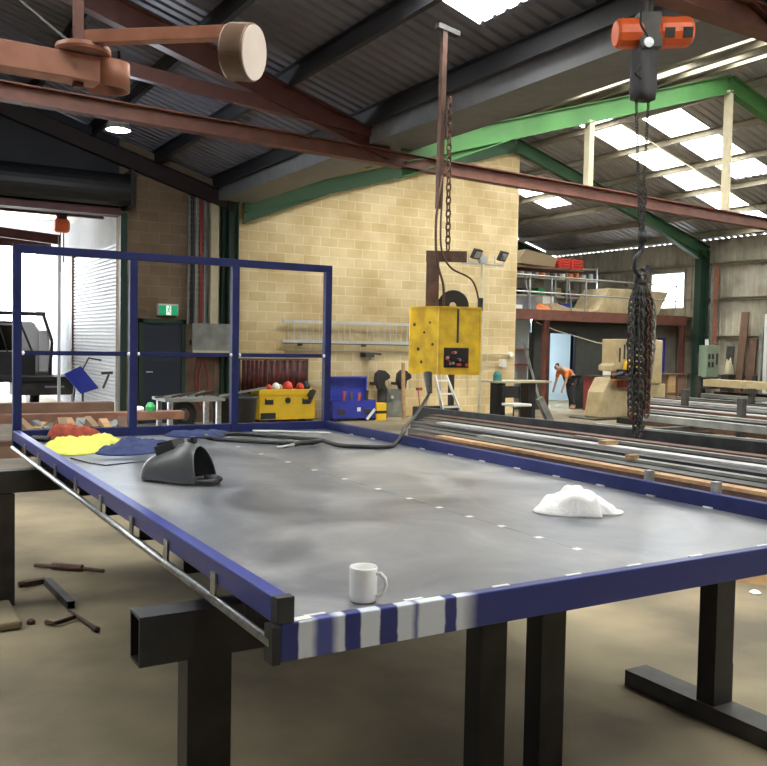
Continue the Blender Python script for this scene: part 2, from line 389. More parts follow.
# columns
for x, y, m in ((VX-.12, YB-.13, 'dkgreen'), (XR-.3, YB-.15, 'dkgreen'), (XR-.3, YA, 'dkgreen'), (XR-.3, 2.6, 'dkgreen'), (XL+.3, YB-.15, 'dkgreen'), (XL+.3, YA, 'dkgreen'), (XL+.3, 2.6, 'dkgreen'), (VX-.13, YS+.2, 'dkgreen')):
    struct(MB().ibeam((x, y, 0), (x, y, EZ-.3), .2, .2 if x == VX-.12 else .35, .016, up=(1, 0, 0)).build('trim_%d' % t, m, origin=(0, 0, 0))); t += 1
struct(MB().box((VX-.31, YB-.10, 0), (VX-.25, YB-.002, 4.3)).build('trim_%d' % t, 'dkgreen', origin=(0,0,0))); t += 1
# transfer ties that carry the valley where columns are left out
for y, zt in ((YA, 4.36), (2.6, 4.36)):
    struct(MB().ibeam((XL+.3, y-.02, zt+.14), (XR-.3, y-.02, zt-.57), .17, .2, .016).build('trim_%d' % t, 'oxide', origin=(0, 0, 0))); t += 1
struct(MB().bar((1.2, YA, 4.80), (5.36, YA, 4.46), .1, .16).build('trim_%d' % t, 'maroon', origin=(0, 0, 0))); t += 1
for x in (9.1, 12.38, 15.8): struct(MB().box((x-.05, YA-.07, 4.375-.0265*(x-.45)), (x+.05, YA+.05, zr(x)-.5)).build('trim_%d' % t, 'cream', origin=(0, 0, 0))); t += 1
struct(MB().box((5.86, YA-.05, 4.37), (5.96, YA+.05, 4.5)).build('trim_%d' % t, 'cream', origin=(0, 0, 0))); t += 1
struct(MB().box((5.2, YA-.1, 4.37), (5.66, YA+.1, 4.75)).build('trim_%d' % t, 'dkgreen', origin=(0, 0, 0))); t += 1
struct(MB().box((5.68, YA-.08, 4.37), (5.84, YA+.06, 4.52)).build('trim_%d' % t, 'oxide', origin=(0, 0, 0))); t += 1
for (x0, x1) in ((12.7, 18.9), (6.2, 12.0)):   # thin tie rods under the purlins
    struct(MB().tube([(x0, 11.6, zr(x0)-.3), (x1, 11.6, zr(x1)-.3)], .012, 6).build('trim_%d' % t, 'cream', origin=(0, 0, 0))); t += 1
# walls
def gwall(name, x0, x1, y0, y1, z0, m):   # wall whose top follows the roof
    xs = sorted(set([x0, x1]+[x for x in (XAL, VX, XAR) if x0 < x < x1]))
    poly = [(x1, y0, z0), (x0, y0, z0)]+[(x, y0, zr(min(max(x, XL+.01), XR-.01))-.03) for x in xs]
    return struct(MB().prism(poly, (0, y1-y0, 0)).build(name, m, origin=(0, 0, 0)))
gwall('wall_back', VX, 12.62, YB, YB+.2, 0, 'brick')
gwall('wall_back_left', 3.24, VX, YB, YB+.2, 0, 'dkbrick')
gwall('wall_back_over_door', -2.2, 3.24, YB, YB+.2, 3.85, 'bayshade')
gwall('wall_back_far_left', XL, -2.2, YB, YB+.2, 0, 'dkbrick')
struct(MB().box((3.24, YB-.14, 0), (3.36, YB-.002, 3.9)).build('trim_2', 'dkgreen', origin=(0, 0, 0)))
struct(MB().box((-2.2, YB-.14, 3.85), (3.24, YB-.002, 3.98)).build('trim_3', 'maroon', origin=(0, 0, 0)))
gwall('wall_rear', 3.5, XR, YE, YE+.1, 0, 'shade')
s = MB(); w = (15.35, 16.6, 2.75, 3.8)
for y0, y1, z0, z1 in ((YS, w[0], 0, EZ), (w[1], YE, 0, EZ), (w[0], w[1], 0, w[2]), (w[0], w[1], w[3], EZ)):
    s.sheet((XR, y0, z0), (0, y1-y0, 0), (0, 0, z1-z0), (-1, 0, 0))
struct(s.build('wall_right', 'shade', origin=(0, 0, 0)))
fr = MB()
for a, b in (((XR-.04, w[0], w[2]), (XR+.04, w[1], w[2]+.04)), ((XR-.04, w[0], w[3]-.04), (XR+.04, w[1], w[3])), ((XR-.04, w[0], w[2]), (XR+.04, w[0]+.04, w[3])), ((XR-.04, w[1]-.04, w[2]), (XR+.04, w[1], w[3]))): fr.box(a, b)
wf = struct(fr.build('window_50', 'alu', origin=(0, 0, 0))); MB().box((XR, w[0]+.04, w[2]+.04), (XR+.006, w[1]-.04, w[3]-.04)).build('pane', 'glass', wf)
for z in (.9, 1.95, 2.98, 3.93):
    for (y0, y1) in (((YS, YE),) if not (2.75 < z < 3.8) else ((YS, w[0]-.05), (w[1]+.05, YE))):
        struct(MB().channel((XR-.07, y0, z), (XR-.07, y1, z), .1, .075, .01).build('trim_%d' % t, 'purlin', origin=(0, 0, 0))); t += 1
struct(MB().box((XL-.2, YS, 0), (XL, YE, EZ)).build('wall_left', 'dkbrick', origin=(0, 0, 0)))
gwall('wall_front', XL, XR, YS-.2, YS, 0, 'dkbrick')
# rolled-up shutter over the big doorway
rd = thing('roller_door_drum', (1, 14.4, 3.9), 'dark rolled-up roller door drum above the bright left doorway', 'roller door')
MB().cyl((-2.3, 14.38, 4.28), (3.3, 14.38, 4.28), .29, 24).build('rolled_curtain', 'black', rd, smooth=False)
for q in (-2.36, 3.3): MB().box((q, 14.1, 3.95), (q+.06, 14.69, 4.62)).build('end_bracket', 'black', rd)
# side door and its frame
d = struct(MB().box((3.68, YB-.06, 0), (4.42, YB-.005, 1.9)).build('door_1', 'dkblue', origin=(0, 0, 0)))
MB().box((3.60, YB-.1, 0), (3.68, YB-.001, 1.98)).box((4.42, YB-.1, 0), (4.49, YB-.001, 1.98)).box((3.60, YB-.1, 1.9), (4.49, YB-.001, 1.98)).build('door_frame', 'dkgreen', d)
MB().cyl((3.76, YB-.1, .98), (3.76, YB-.06, .98), .015, 10).bar((3.76, YB-.1, .98), (3.86, YB-.1, .98), .015, .02).build('door_handle', 'alu', d)

# ------------------------------------------------------------------ next shed seen through the doorway
struct(MB().sheet((3.45, 14.92, 0), (0, .35, 0), (0, 0, 4.3), (-1, 0, 0), .15, .02).sheet((3.45, 19.6, 0), (0, 5.4, 0), (0, 0, 4.3), (-1, 0, 0), .15, .02).sheet((3.45, 15.27, 3.45), (0, 4.33, 0), (0, 0, .85), (-1, 0, 0), .15, .02).build('wall_next_shed', 'shutter', origin=(0, 0, 0)))
sh = MB()
for k in range(46): sh.prism([(3.44, 15.3, .0+k*.075), (3.40, 15.3, .02+k*.075), (3.40, 15.3, .06+k*.075), (3.44, 15.3, .075+k*.075)], (0, 4.25, 0))
dd = struct(sh.build('door_2', 'shutter', origin=(0, 0, 0)))
MB().box((3.36, 19.55, 0), (3.46, 19.68, 3.55)).build('door_frame', 'oxide', dd)
s = MB(); s.sheet((-6, 15, 4.3), (0, 3.2, 0), (9.45, 0, 0.0), (0, 0, 1), .15, .02); s.sheet((-6, 19.6, 4.3), (0, 5.4, 0), (9.45, 0, 0), (0, 0, 1), .15, .02); struct(s.build('ceiling_next_shed', 'shutter', origin=(0, 0, 0)))
s = MB(); s.sheet((-6, 18.2, 4.3), (0, 1.4, 0), (9.45, 0, 0.0), (0, 0, 1), .15, .02); struct(s.build('window_60', 'sky', origin=(0, 0, 0)))
for a, b in (((-6, 16.6, 4.12), (3.4, 16.6, 4.12)), ((-3, 19.2, 4.2), (2.7, 17.4, 3.62)), ((-3, 18.4, 3.62), (2.7, 18.4, 3.62))):
    struct(MB().ibeam(a, b, .12, .2, .014).build('trim_%d' % t, 'maroon', origin=(0, 0, 0))); t += 1
struct(MB().box((2.66, 17.4, 0), (2.72, 17.46, 3.7)).build('trim_%d' % t, 'shutter', origin=(0, 0, 0))); t += 1
h = thing('chain_hoist', (2.58, 16.6, 3.7), 'small orange chain hoist on the beam beyond the left doorway', 'hoist')
MB().lathe([(0, -.14), (.11, -.14), (.14, -.1), (.14, .1), (.11, .14), (0, .14)], (2.58, 16.6, 3.82), (1, 0, 0), 16).build('motor_body', 'orange', h, smooth=False)
MB().box((2.48, 16.55, 3.95), (2.68, 16.65, 4.03)).box((2.55, 16.58, 3.93), (2.61, 16.62, 4.0)).build('trolley', 'maroon', h)
MB().tube([(2.56, 16.6, 3.7), (2.56, 16.6, 2.9)], .008, 6).tube([(2.62, 16.6, 3.7), (2.62, 16.6, 3.1)], .012, 6).build('chain', 'dkgrey', h)
# utility vehicle
u = thing('utility_vehicle', (.9, 19.2, 0), 'white utility vehicle with black tray and rack parked beyond the left doorway', 'car')
MB().prism([(-.6, 19.6, .55), (2.95, 19.6, .55), (2.95, 19.6, 1.2), (2.55, 19.6, 1.95), (-.2, 19.6, 1.95), (-.6, 19.6, 1.2)], (0, 1.9, 0)).build('cab', 'utewhite', u, bevel=.06)
MB().box((.0, 19.57, 1.28), (2.2, 19.6, 1.85)).build('rear_window', 'glassdark', u)
MB().box((-.6, 18.2, .62), (3.2, 19.55, .74)).build('tray', 'black', u, bevel=.01)
MB().box((-.6, 19.46, .74), (2.55, 19.55, 1.25)).build('tray_headboard', 'black', u)
rk = MB()
for x in (-.55, 2.85):
    rk.bar((x, 19.4, .74), (x+(.05 if x > 0 else 0), 19.4, 1.5), .06, .09, (0, 1, 0)); rk.bar((x+(.05 if x > 0 else 0), 19.4, 1.5), (x-(.15 if x > 0 else 0), 19.4, 2.12), .06, .09, (0, 1, 0))
rk.bar((-.6, 19.4, 2.12), (2.75, 19.4, 2.12), .06, .09); rk.bar((-.5, 19.42, 1.92), (2.2, 19.42, 1.92), .04, .05); rk.bar((2.2, 19.42, 1.95), (2.5, 19.42, 1.2), .04, .05, (0, 1, 0)); rk.bar((1.75, 19.42, 1.95), (1.95, 19.42, 1.25), .03, .03, (0, 1, 0))
rk.build('rack', 'black', u)
for x in (.2, .5, .8, 1.1, 1.4): MB().box((x, 19.4, 1.25), (x+.02, 19.42, 1.9)).build('window_bar', 'black', u)
dr_ = MB().box((1.9, 18.25, .34), (3.15, 18.8, .62)).build('drawer', 'dkgrey', u, bevel=.01); MB().box((2.55, 18.23, .5), (2.95, 18.25, .54)).build('drawer_handle', 'galv', dr_)
MB().box((2.62, 19.45, .8), (2.86, 19.58, 1.75)).build('door', 'utewhite', u, bevel=.02)
for x in (-.3, 2.4): MB().lathe([(.0, -.1), (.3, -.1), (.34, -.06), (.34, .06), (.3, .1), (0, .1)], (x, 18.9, .34), (1, 0, 0), 20).build('wheel', 'rubber', u)
bp = thing('blue_steel_plate', (2.25, 14.0, 0), 'blue steel plate leaning at an angle beside the white roller shutter', 'plate')
MB().quad8([(2.42, 13.95, .62), (2.72, 13.95, .72), (2.72, 13.99, .72), (2.42, 13.99, .62), (2.2, 14.3, .95), (2.48, 14.3, 1.1), (2.48, 14.34, 1.1), (2.2, 14.34, .95)]).build('plate', 'boxblue', bp)
MB().tube([(2.5, 14.3, 1.0), (2.62, 14.3, 1.24), (2.84, 14.3, 1.2)], .016, 6).tube([(2.85, 14.2, .7), (2.95, 14.2, .95)], .02, 6).bar((2.82, 14.2, .97), (3.02, 14.2, .98), .04, .05).tube([(2.5, 14.2, .02), (2.5, 14.2, .7)], .02, 6).tube([(2.3, 14.35, .0), (2.42, 14.32, .95)], .02, 6).box((2.2, 14.1, 0), (3.0, 14.4, .04)).build('stand', 'dkgrey', bp)

# ------------------------------------------------------------------ the blue tray on trestles
W, L, ZT, ZD = 2.387, 4.437, .967, .902
tr = thing('flatbed_tray', (1.19, 2.2, .8), 'large blue steel flatbed tray with bare steel deck set up on trestles', 'truck tray')
MB().box((.045, .035, ZD-.006), (W/2+.06-.001, L-.03, ZD)).build('deck_sheet', 'deck', tr)
MB().box((W/2+.06+.001, .035, ZD-.006), (W-.045, L-.03, ZD)).build('deck_sheet', 'deck', tr)
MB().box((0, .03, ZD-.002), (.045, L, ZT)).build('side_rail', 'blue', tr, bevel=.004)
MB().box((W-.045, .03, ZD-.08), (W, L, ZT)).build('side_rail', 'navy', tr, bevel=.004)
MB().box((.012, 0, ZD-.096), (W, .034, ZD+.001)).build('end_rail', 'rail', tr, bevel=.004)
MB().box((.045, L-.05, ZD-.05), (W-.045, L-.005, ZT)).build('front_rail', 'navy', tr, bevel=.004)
hb = MB().box((0, L-.055, 2.16), (W, L, 2.215)).build('headboard_top_bar', 'navy', tr, bevel=.003)
for x0, x1 in ((0, .055), (.775, .83), (1.545, 1.6), (W-.055, W)):
    MB().box((x0, L-.055, ZT-.14 if x0 == 0 else ZT-.06), (x1, L, 2.16)).build('headboard_post', 'navy', tr, bevel=.003)
for x0, x1 in ((.055, .775), (.83, 1.545), (1.6, W-.055)):
    MB().box((x0, L-.045, 1.475), (x1, L-.015, 1.505)).build('headboard_mid_bar', 'navy', tr)
    wd = MB()
    for xx in (x0+.008, x1-.008): wd.lathe([(0, -.012), (.014, -.006), (.014, .006), (0, .012)], (xx, L-.05, 1.49), (1, 0, 0), 8)
    wd.build('weld', 'weld', tr)
MB().box((-.012, -.003, ZD-.1), (.011, .05, ZD-.004)).build('corner_plate', 'black_steel', tr, bevel=.002)
MB().box((.0, -.002, ZD+.002), (.047, .03, ZT+.003)).build('corner_cap', 'black_steel', tr, bevel=.002)
MB().tube([(-.004, .02, .853), (-.004, L-.05, .853)], .013, 12).build('rope_rail', 'galv', tr, smooth=True)
for y in (.44, .90, 1.34, 1.84, 2.35, 2.86, 3.37, 3.85):
    MB().box((-.008, y-.02, .838), (-.001, y+.02, .932)).build('rope_rail_bracket', 'galv', tr)
for y in (.35, .9, 1.45, 2.0, 2.55, 3.1, 3.65, 4.2):
    MB().channel((.05, y, ZD-.046), (W-.05, y, ZD-.046), .04, .08, .006).build('crossmember', 'black_steel', tr)
for x in (.75, 1.64): MB().rhs((x, .04, ZD-.044), (x, L-.06, ZD-.044), .076, .076).build('chassis_rail', 'black_steel', tr)
for y in (1.03, .64): MB().box((W+.002, y-.012, ZT-.1), (W+.04, y+.02, ZT+.045)).build('stake_pocket', 'galv', tr)
def wbx(a, b): MB().box(a, b).build('weld_bead', 'weld', tr)
for y in (3.9, 3.5, 3.1, 2.7, 2.35, 2.0, 1.66, 1.38, 1.14, .92, .71, .49, .29): wbx((W/2+.045, y-.014, ZD), (W/2+.075, y+.014, ZD+.0015))
for y in [.3+.33*k for k in range(12)]: wbx((W-.052, y-.025, ZD), (W-.044, y+.025, ZD+.006))
for x in (.12, .42, .72, 1.0, 1.26, 1.55, 1.9, 2.2): wbx((x-.03, .028, ZD), (x+.03, .04, ZD+.003))
wbx((.048, .004, ZD+.001), (.1, .03, ZD+.004))
# trestles
def trestle(y, label, legs, x0, x1, foots):
    r = thing('steel_trestle', ((x0+x1)/2, y, 0), label, 'trestle', None)
    MB().rhs((x0, y+.05, .742), (x1, y+.05, .742), .1, .13 if y > 3 else .144, .008).build('beam', 'black_steel' if y < 2 else 'dkgrey', r)
    for x in legs: MB().rhs((x+.07, y+.05, .0 if x > 0 and x < 2 or y > 3 else .078), (x+.07, y+.05, .669), .09, .135 if x < 0 else .115, .008, up=(1, 0, 0)).build('leg', 'black_steel' if y < 2 else 'dkgrey', r)
    for x in foots: MB().channel((x+.07, y-.42, .04), (x+.07, y+.5, .04), .14, .075, .012, up=(0, 0, -1)).build('foot', 'dkgrey', r)
    return r
trestle(.485, 'near black steel trestle under the white-smeared end of the tray', (-.065, .99, 1.27, 2.235), -.205, 2.62, (-.065, 2.235))
r = trestle(3.6, 'far steel trestle under the headboard end of the tray', (-.235, 2.1), -.75, 2.5, (2.1,))
MB().box((2.363, .50, .02), (2.38, .60, .24)).build('stiffener_plate', 'black_steel', [o for o in bpy.data.objects if o.name.startswith('steel_trestle')][0])

# things on the deck
mg = thing('coffee_mug', (.293, .09, ZD), 'plain white mug near the striped end of the tray', 'mug')
MB().lathe([(0, .0), (.033, 0), (.037, .004), (.0385, .02), (.0385, .092), (.037, .0945), (.0355, .092), (.035, .012), (0, .01)], (.293, .09, ZD), seg=40).build('cup', 'white', mg, smooth=True)
hx, hy = .293, .09; dx, dy = math.cos(R(-50)), math.sin(R(-50))
MB().tube([(hx+dx*r_, hy+dy*r_, ZD+z_) for r_, z_ in ((.036, .078), (.05, .079), (.062, .068), (.066, .05), (.06, .032), (.048, .02), (.036, .018))], .0055, 10).build('handle', 'white', mg, smooth=True)
def ragh(x, y, r):
    e = max(0, 1-r**2.2); u, v = x-1.72, y-.82
    al = u*.86-v*.5; pr = u*.5+v*.86
    k_ = [(-.3, 0), (-.2, .01), (-.15, .035), (-.10, .055), (-.05, .068), (-.01, .098), (.03, .10), (.055, .066), (.07, .082), (.11, .058), (.16, .032), (.2, .01), (.35, 0)]
    h = 0
    for (a0, h0), (a1, h1) in zip(k_, k_[1:]):
        if a0 <= al < a1: h = h0+(h1-h0)*(al-a0)/(a1-a0)
    h *= (1-.2*abs(pr)/.15)
    h += .010*math.sin(al*60+pr*25+3*noise.noise(V((x*12, y*12, 2))))*min(1, h*20)+.010*noise.noise(V((x*22, y*22, 3)))+.002*noise.noise(V((x*50, y*50, 1)))
    return h*min(1, e*2.4)+.004
tag(cloth([(1.55, .86), (1.60, .75), (1.66, .72), (1.73, .66), (1.77, .70), (1.84, .67), (1.92, .74), (1.86, .90), (1.74, .97), (1.62, .94)], ZD, ragh, 18, 8, 3).build('cleaning_rag', 'towel', smooth=True), 'white towelling rag crumpled on the right half of the deck', 'rag')
# jacket
jk = thing('work_jacket', (.4, 3.75, ZD), 'yellow and navy work jacket lying crumpled on the deck', 'jacket')
def jh(sd, h0):
    def f(x, y, r): return (h0*(.6+.9*noise.noise(V((x*9, y*7, sd))))+.022*abs(math.sin((x*1.3+y)*26+4*noise.noise(V((x*8, y*8, sd)))))+.012*noise.noise(V((x*34, y*28, sd))))*min(1, (1-r**4)*1.5)+.004
    return f
cloth([(.08, 3.80), (.16, 4.0), (.3, 4.08), (.48, 4.2), (.62, 4.26), (.66, 4.12), (.55, 3.85), (.44, 3.62), (.34, 3.48), (.2, 3.42), (.1, 3.55)], ZD, jh(2, .04), 12, 6, 1).build('yellow_panel', 'hiviz', jk, smooth=True)
cloth([(.34, 3.5), (.48, 3.66), (.6, 3.98), (.74, 3.95), (.84, 3.78), (.87, 3.58), (.76, 3.5), (.68, 3.38), (.5, 3.32), (.38, 3.36)], ZD, jh(5, .035), 12, 6, 2).build('navy_panel', 'navycloth', jk, smooth=True)
tag(cloth([(.21, 4.37), (.22, 4.24), (.34, 4.17), (.46, 4.16), (.56, 4.22), (.54, 4.31), (.42, 4.32), (.32, 4.37)], ZD, lambda x, y, r: (.10-.14*(x-.25)+.03*noise.noise(V((x*22, y*22, 0))))*min(1, (1-r**4)*1.3)+.008, 12, 6, 4).build('welding_glove', 'redleather', smooth=True), 'red leather welding gauntlet behind the yellow jacket', 'glove')
tag(MB().cyl((.11, 4.28, ZD+.02), (.20, 4.20, ZD+.02), .02, 14).cyl((.095, 4.29, ZD+.02), (.11, 4.28, ZD+.02), .012, 10).build('short_pipe_offcut', 'dkgrey'), 'short dark round offcut in the far left corner of the deck', 'offcut')
wr = MB().tube([(.16, 3.3, ZD+.004), (.21, 3.05, ZD+.005), (.27, 2.93, ZD+.004), (.40, 2.98, ZD+.004), (.56, 3.0, ZD+.004)], .004, 6)
tag(wr.build('bent_wire', 'black'), 'thin dark filler wire bent on the deck before the jacket', 'wire')
# welding helmet
hm = thing('welding_helmet', (.47, 2.25, ZD), 'grey welding helmet lying on its side on the left of the deck', 'welding helmet')
A = V((.345, 2.42, 0)); B = V((.60, 2.08, 0)); ad = (B-A).normalized(); sd = V((ad.y, -ad.x, 0))  # axis chin -> brow, sd towards the camera
mb = MB(); n = 15; prev = None; ln = (B-A).length
prof = [(0, .0, .035), (.035, .055, .075), (.12, .082, .10), (.25, .092, .125), (.4, .098, .15), (.55, .102, .172), (.7, .105, .188), (.83, .103, .192), (.93, .098, .185), (1.0, .092, .17)]
rings = []
for t_, wd, ht in prof:
    rg = []
    for k in range(n):
        a = math.pi*k/(n-1); lean = .10*max(0, math.sin(a))*(t_-.55) if t_ > .55 else 0
        q = A+ad*(t_*ln*.86-lean*1.0)+sd*(math.cos(a)*wd)+V((0, 0, ZD+.012+math.sin(a)**.85*ht))
        rg.append(mb.bm.verts.new(q))
    rings.append(rg)
for a_, b_ in zip(rings, rings[1:]):
    for k in range(n-1): mb.bm.faces.new((a_[k], a_[k+1], b_[k+1], b_[k]))
mb.bm.faces.new(rings[0])
o = shell_ = mb.build('shell', 'greypaint', hm, smooth=True, sub=2); o.modifiers.new('thick', 'SOLIDIFY').thickness = .004
lf_ = None; c = A+ad*ln*.35+V((0, 0, ZD+.168)); up = (V((0, 0, 1))*.9-ad*.35).normalized()
MB().bar(c-ad*.055-up*.01+V((0,0,-.014)), c+ad*.055+V((0,0,.02)), .1, .05).build('lens_frame', 'black', shell_, bevel=.004)
MB().bar(c-ad*.04+up*.012, c+ad*.042+up*.014+V((0,0,.022)), .085, .012).build('filter_lens', 'glassdark', shell_)
c = A+ad*ln*.66+V((0, 0, ZD+.205))
MB().cyl(c-ad*.02, c+ad*.02, .014, 10).box(tuple(c+V((-.012, -.012, -.02))), tuple(c+V((.012, .012, .02)))).build('adjuster_knob', 'black', shell_)
hbm = MB(); pts = []
for k in range(17):
    a = math.pi*1.9*k/16; pts.append(A+ad*(ln*.86+math.cos(a)*.06)+sd*math.sin(a)*.08+V((0, 0, ZD+.022)))
hbm.tube(pts, .011, 8); hbm.box(tuple(A+ad*ln*.93+V((-.03,-.03,ZD+.01))), tuple(A+ad*ln*.93+V((.03,.03,ZD+.045))))
hbm.build('headband', 'black', hm, smooth=True)
# welding torch and lead
tag(cloth([(1.0, 4.30), (1.12, 4.1), (1.3, 4.05), (1.44, 4.16), (1.5, 4.3), (1.3, 4.34), (1.1, 4.36)], ZD, lambda x, y, r: (.03+.02*noise.noise(V((x*18, y*18, 8))))*min(1, (1-r**4)*1.2)+.006, 8, 6, 9).build('leather_sleeve', 'navycloth', smooth=True), 'dark cloth sleeve bundle by the far rail behind the hose loop', 'cloth')
ld = thing('welding_lead', (1.8, 3.4, ZD), 'black welding lead looped on the deck and running up to the yellow box', 'cable')
def spline(P, per=8):
    P = [V(p) for p in P]; out = []
    for i in range(len(P)-1):
        p0, p1, p2, p3 = P[max(i-1, 0)], P[i], P[i+1], P[min(i+2, len(P)-1)]
        for k in range(per):
            t_ = k/per; out.append(.5*((2*p1)+(-p0+p2)*t_+(2*p0-5*p1+4*p2-p3)*t_*t_+(-p0+3*p1-3*p2+p3)*t_**3))
    return out+[P[-1]]
z = ZD+.016
MB().tube(spline([(1.62, 3.42, z), (1.35, 3.72, z), (1.22, 3.95, z), (1.28, 4.12, z), (1.5, 4.12, z), (1.7, 3.86, z), (1.76, 3.55, z+.012), (1.80, 3.38, z+.02), (1.86, 3.22, z), (1.98, 3.08, z), (2.12, 3.03, z), (2.24, 3.12, z+.006), (2.355, 3.21, ZT+.02), (2.5, 3.44, .97), (2.72, 3.78, .955), (2.95, 4.08, .96), (3.25, 4.44, .99), (3.6, 4.86, 1.06), (3.85, 5.15, 1.13), (4.0, 5.38, 1.2), (4.02, 5.44, 1.31)]), .0145, 10).build('cable', 'rubber', ld, smooth=True)
MB().tube([(1.42, 3.24, z), (1.5, 3.26, z+.004), (1.56, 3.29, z+.006)], [.007, .011, .012], 10).build('nozzle', 'galv', ld, smooth=True)
MB().tube([(1.56, 3.29, z+.006), (1.62, 3.32, z+.012), (1.72, 3.34, z+.012), (1.80, 3.36, z+.018)], [.012, .018, .02, .016], 10).build('handle', 'rubber', ld, smooth=True)
tag(MB().tube([(1.72, 4.38, ZD+.01), (1.80, 4.28, ZD+.01), (1.94, 4.2, ZD+.01)], [.006, .011, .011], 8).tube([(1.94, 4.2, ZD+.01), (2.22, 4.03, ZD+.008)], .005, 6).build('chipping_rod', 'alu'), 'pale thin rod lying near the far right corner of the deck', 'rod')

# things on the floor at left
tag(MB().tube([(.15, 4.46, .02), (.25, 4.37, .022)], .014, 8).tube([(.25, 4.37, .024), (.42, 4.22, .024)], .024, 8).tube([(.42, 4.22, .022), (.54, 4.12, .014)], .013, 8).build('podger_bar', 'rust'), 'long tapered rusty bar on the floor left of the tray', 'bar')
tag(MB().rhs((.15, 3.97, .025), (.18, 3.38, .025), .045, .045, .004).build('square_tube_offcut', 'dkgrey'), 'open-ended square tube offcut on the floor at left', 'offcut')
tag(MB().bar((.01, 4.0, .02), (.15, 4.03, .02), .05, .03).cyl((.01, 4.0, .02), (-.02, 3.99, .02), .02, 8).build('steel_block', 'rust'), 'small dark steel bar at the end of the square tube', 'offcut')
cl = thing('g_clamp', (.1, 3.05, 0), 'rusty clamp lying on the floor near the trestle foot', 'clamp')
MB().tube([(.0, 3.14, .02), (.03, 3.08, .02), (.17, 3.16, .02), (.21, 2.92, .02)], .013, 8).build('frame', 'rust', cl)
MB().tube([(.17, 3.16, .022), (.15, 3.3, .022)], .008, 8).cyl((.21, 2.92, .018), (.22, 2.88, .018), .017, 10).build('screw', 'dkgrey', cl)
tag(MB().lathe([(0, 0), (.022, 0), (.024, .018), (.01, .03), (0, .03)], (-.07, 3.2, 0), seg=8).build('steel_nut', 'rust'), 'small rusty nut on the floor beside the clamp', 'nut')
tag(MB().box((-.62, 3.12, .0), (-.13, 3.58, .05)).build('foot_block', 'concrete', bevel=.015), 'pale concrete packing block by the left trestle leg', 'block')
# timber on the floor right
tag(MB().bar((3.95, 2.65, .04), (4.9, 1.2, .04), .1, .08).build('timber_length', 'timber'), 'pale brown timber length on the floor beyond the right trestle leg', 'timber')
tag(MB().lathe([(0, 0), (.035, .0), (.04, .012), (.02, .025), (0, .02)], (4.18, 1.72, 0), seg=7).build('paper_scrap', 'towel'), 'small pale scrap on the floor beside the timber length', 'scrap')

# ------------------------------------------------------------------ swing boom at upper left
bm_ = thing('swing_boom', (.03, 2.5, 3.0), 'orange-brown swing boom with two arms and a round pivot overhead', 'boom')
P = V((.03, 2.5, 2.97))
MB().box((P.x-.022, P.y-.022, 2.80), (P.x+.022, P.y+.022, zr(.03)-.02)).build('drop_post', 'oxide', bm_)
MB().lathe([(0, -.012), (.125, -.012), (.13, 0), (.125, .02), (0, .02)], P+V((.02, -.02, .0)), seg=36).build('pivot_plate', 'orange_ox', bm_)
a1 = MB(); a1.bar((-1.6, 2.43, 2.885), (.12, 2.50, 2.885), .13, .12)
a1.build('lower_arm', 'orange_ox', bm_, bevel=.004)
c1 = MB(); pts = [(.12, 2.435)]+[(.19+.095*math.sin(a), 2.535-.10*math.cos(a)) for a in [R(k) for k in range(0, 181, 15)]]+[(.10, 2.635)]
prev = None
for (x, y) in pts:
    e = (c1.bm.verts.new((x, y, 2.82)), c1.bm.verts.new((x, y, 2.95)))
    if prev: c1.bm.faces.new((prev[0], e[0], e[1], prev[1]))
    prev = e
c1 = c1.build('end_shroud', 'orange_ox', bm_, smooth=True); m_ = c1.modifiers.new('s', 'SOLIDIFY'); m_.thickness = .012
MB().lathe([(0, 0), (.09, 0), (.09, .012), (0, .012)], (.19, 2.535, 2.94), seg=24).build('shroud_top', 'orange_ox', bm_)
MB().bar((.05, 2.40, 3.01), (.60, 2.0, 3.025), .06, .06).build('upper_arm', 'orange_ox', bm_, bevel=.003)
N_ = V((.66, -.74, -.12)).normalized(); c = V((.66, 1.97, 2.94))
MB().lathe([(0, -.06), (.125, -.06), (.13, -.05), (.13, .05), (.125, .056), (0, .056)], c, N_, 44).build('drum', 'bronze', bm_, smooth=False)
drum_ = [o for o in bm_.children if o.name.startswith('drum')][0]
MB().lathe([(0, .057), (.122, .057), (.122, .064), (0, .064)], c, N_, 44).build('disc_face', 'discface', drum_)
tag(MB().tube([(-1.4, 3.3, 3.75), (-.2, 3.2, 3.45), (.0, 2.6, 3.05)], .006, 6).build('steel_cable', 'dkgrey'), 'thin cable sloping down to the pivot of the swing boom', 'cable')
hb_ = thing('high_bay_lamp', (2.21, 10.6, 4.5), 'glowing high bay lamp under the dark ceiling at left', 'lamp')
MB().lathe([(.05, .34), (.08, .22), (.14, .1), (.17, 0), (.155, 0), (.13, .1), (.06, .2)], (2.21, 10.6, 4.48), seg=24).build('reflector', 'alu', hb_)
MB().lathe([(0, -.01), (.11, .0), (.1, .06), (0, .09)], (2.21, 10.6, 4.49), seg=20).build('bulb', 'lampglow', hb_)
MB().box((2.19, 10.58, 4.8), (2.23, 10.62, zr(2.21)-.05)).build('hanger', 'dkgrey', hb_)

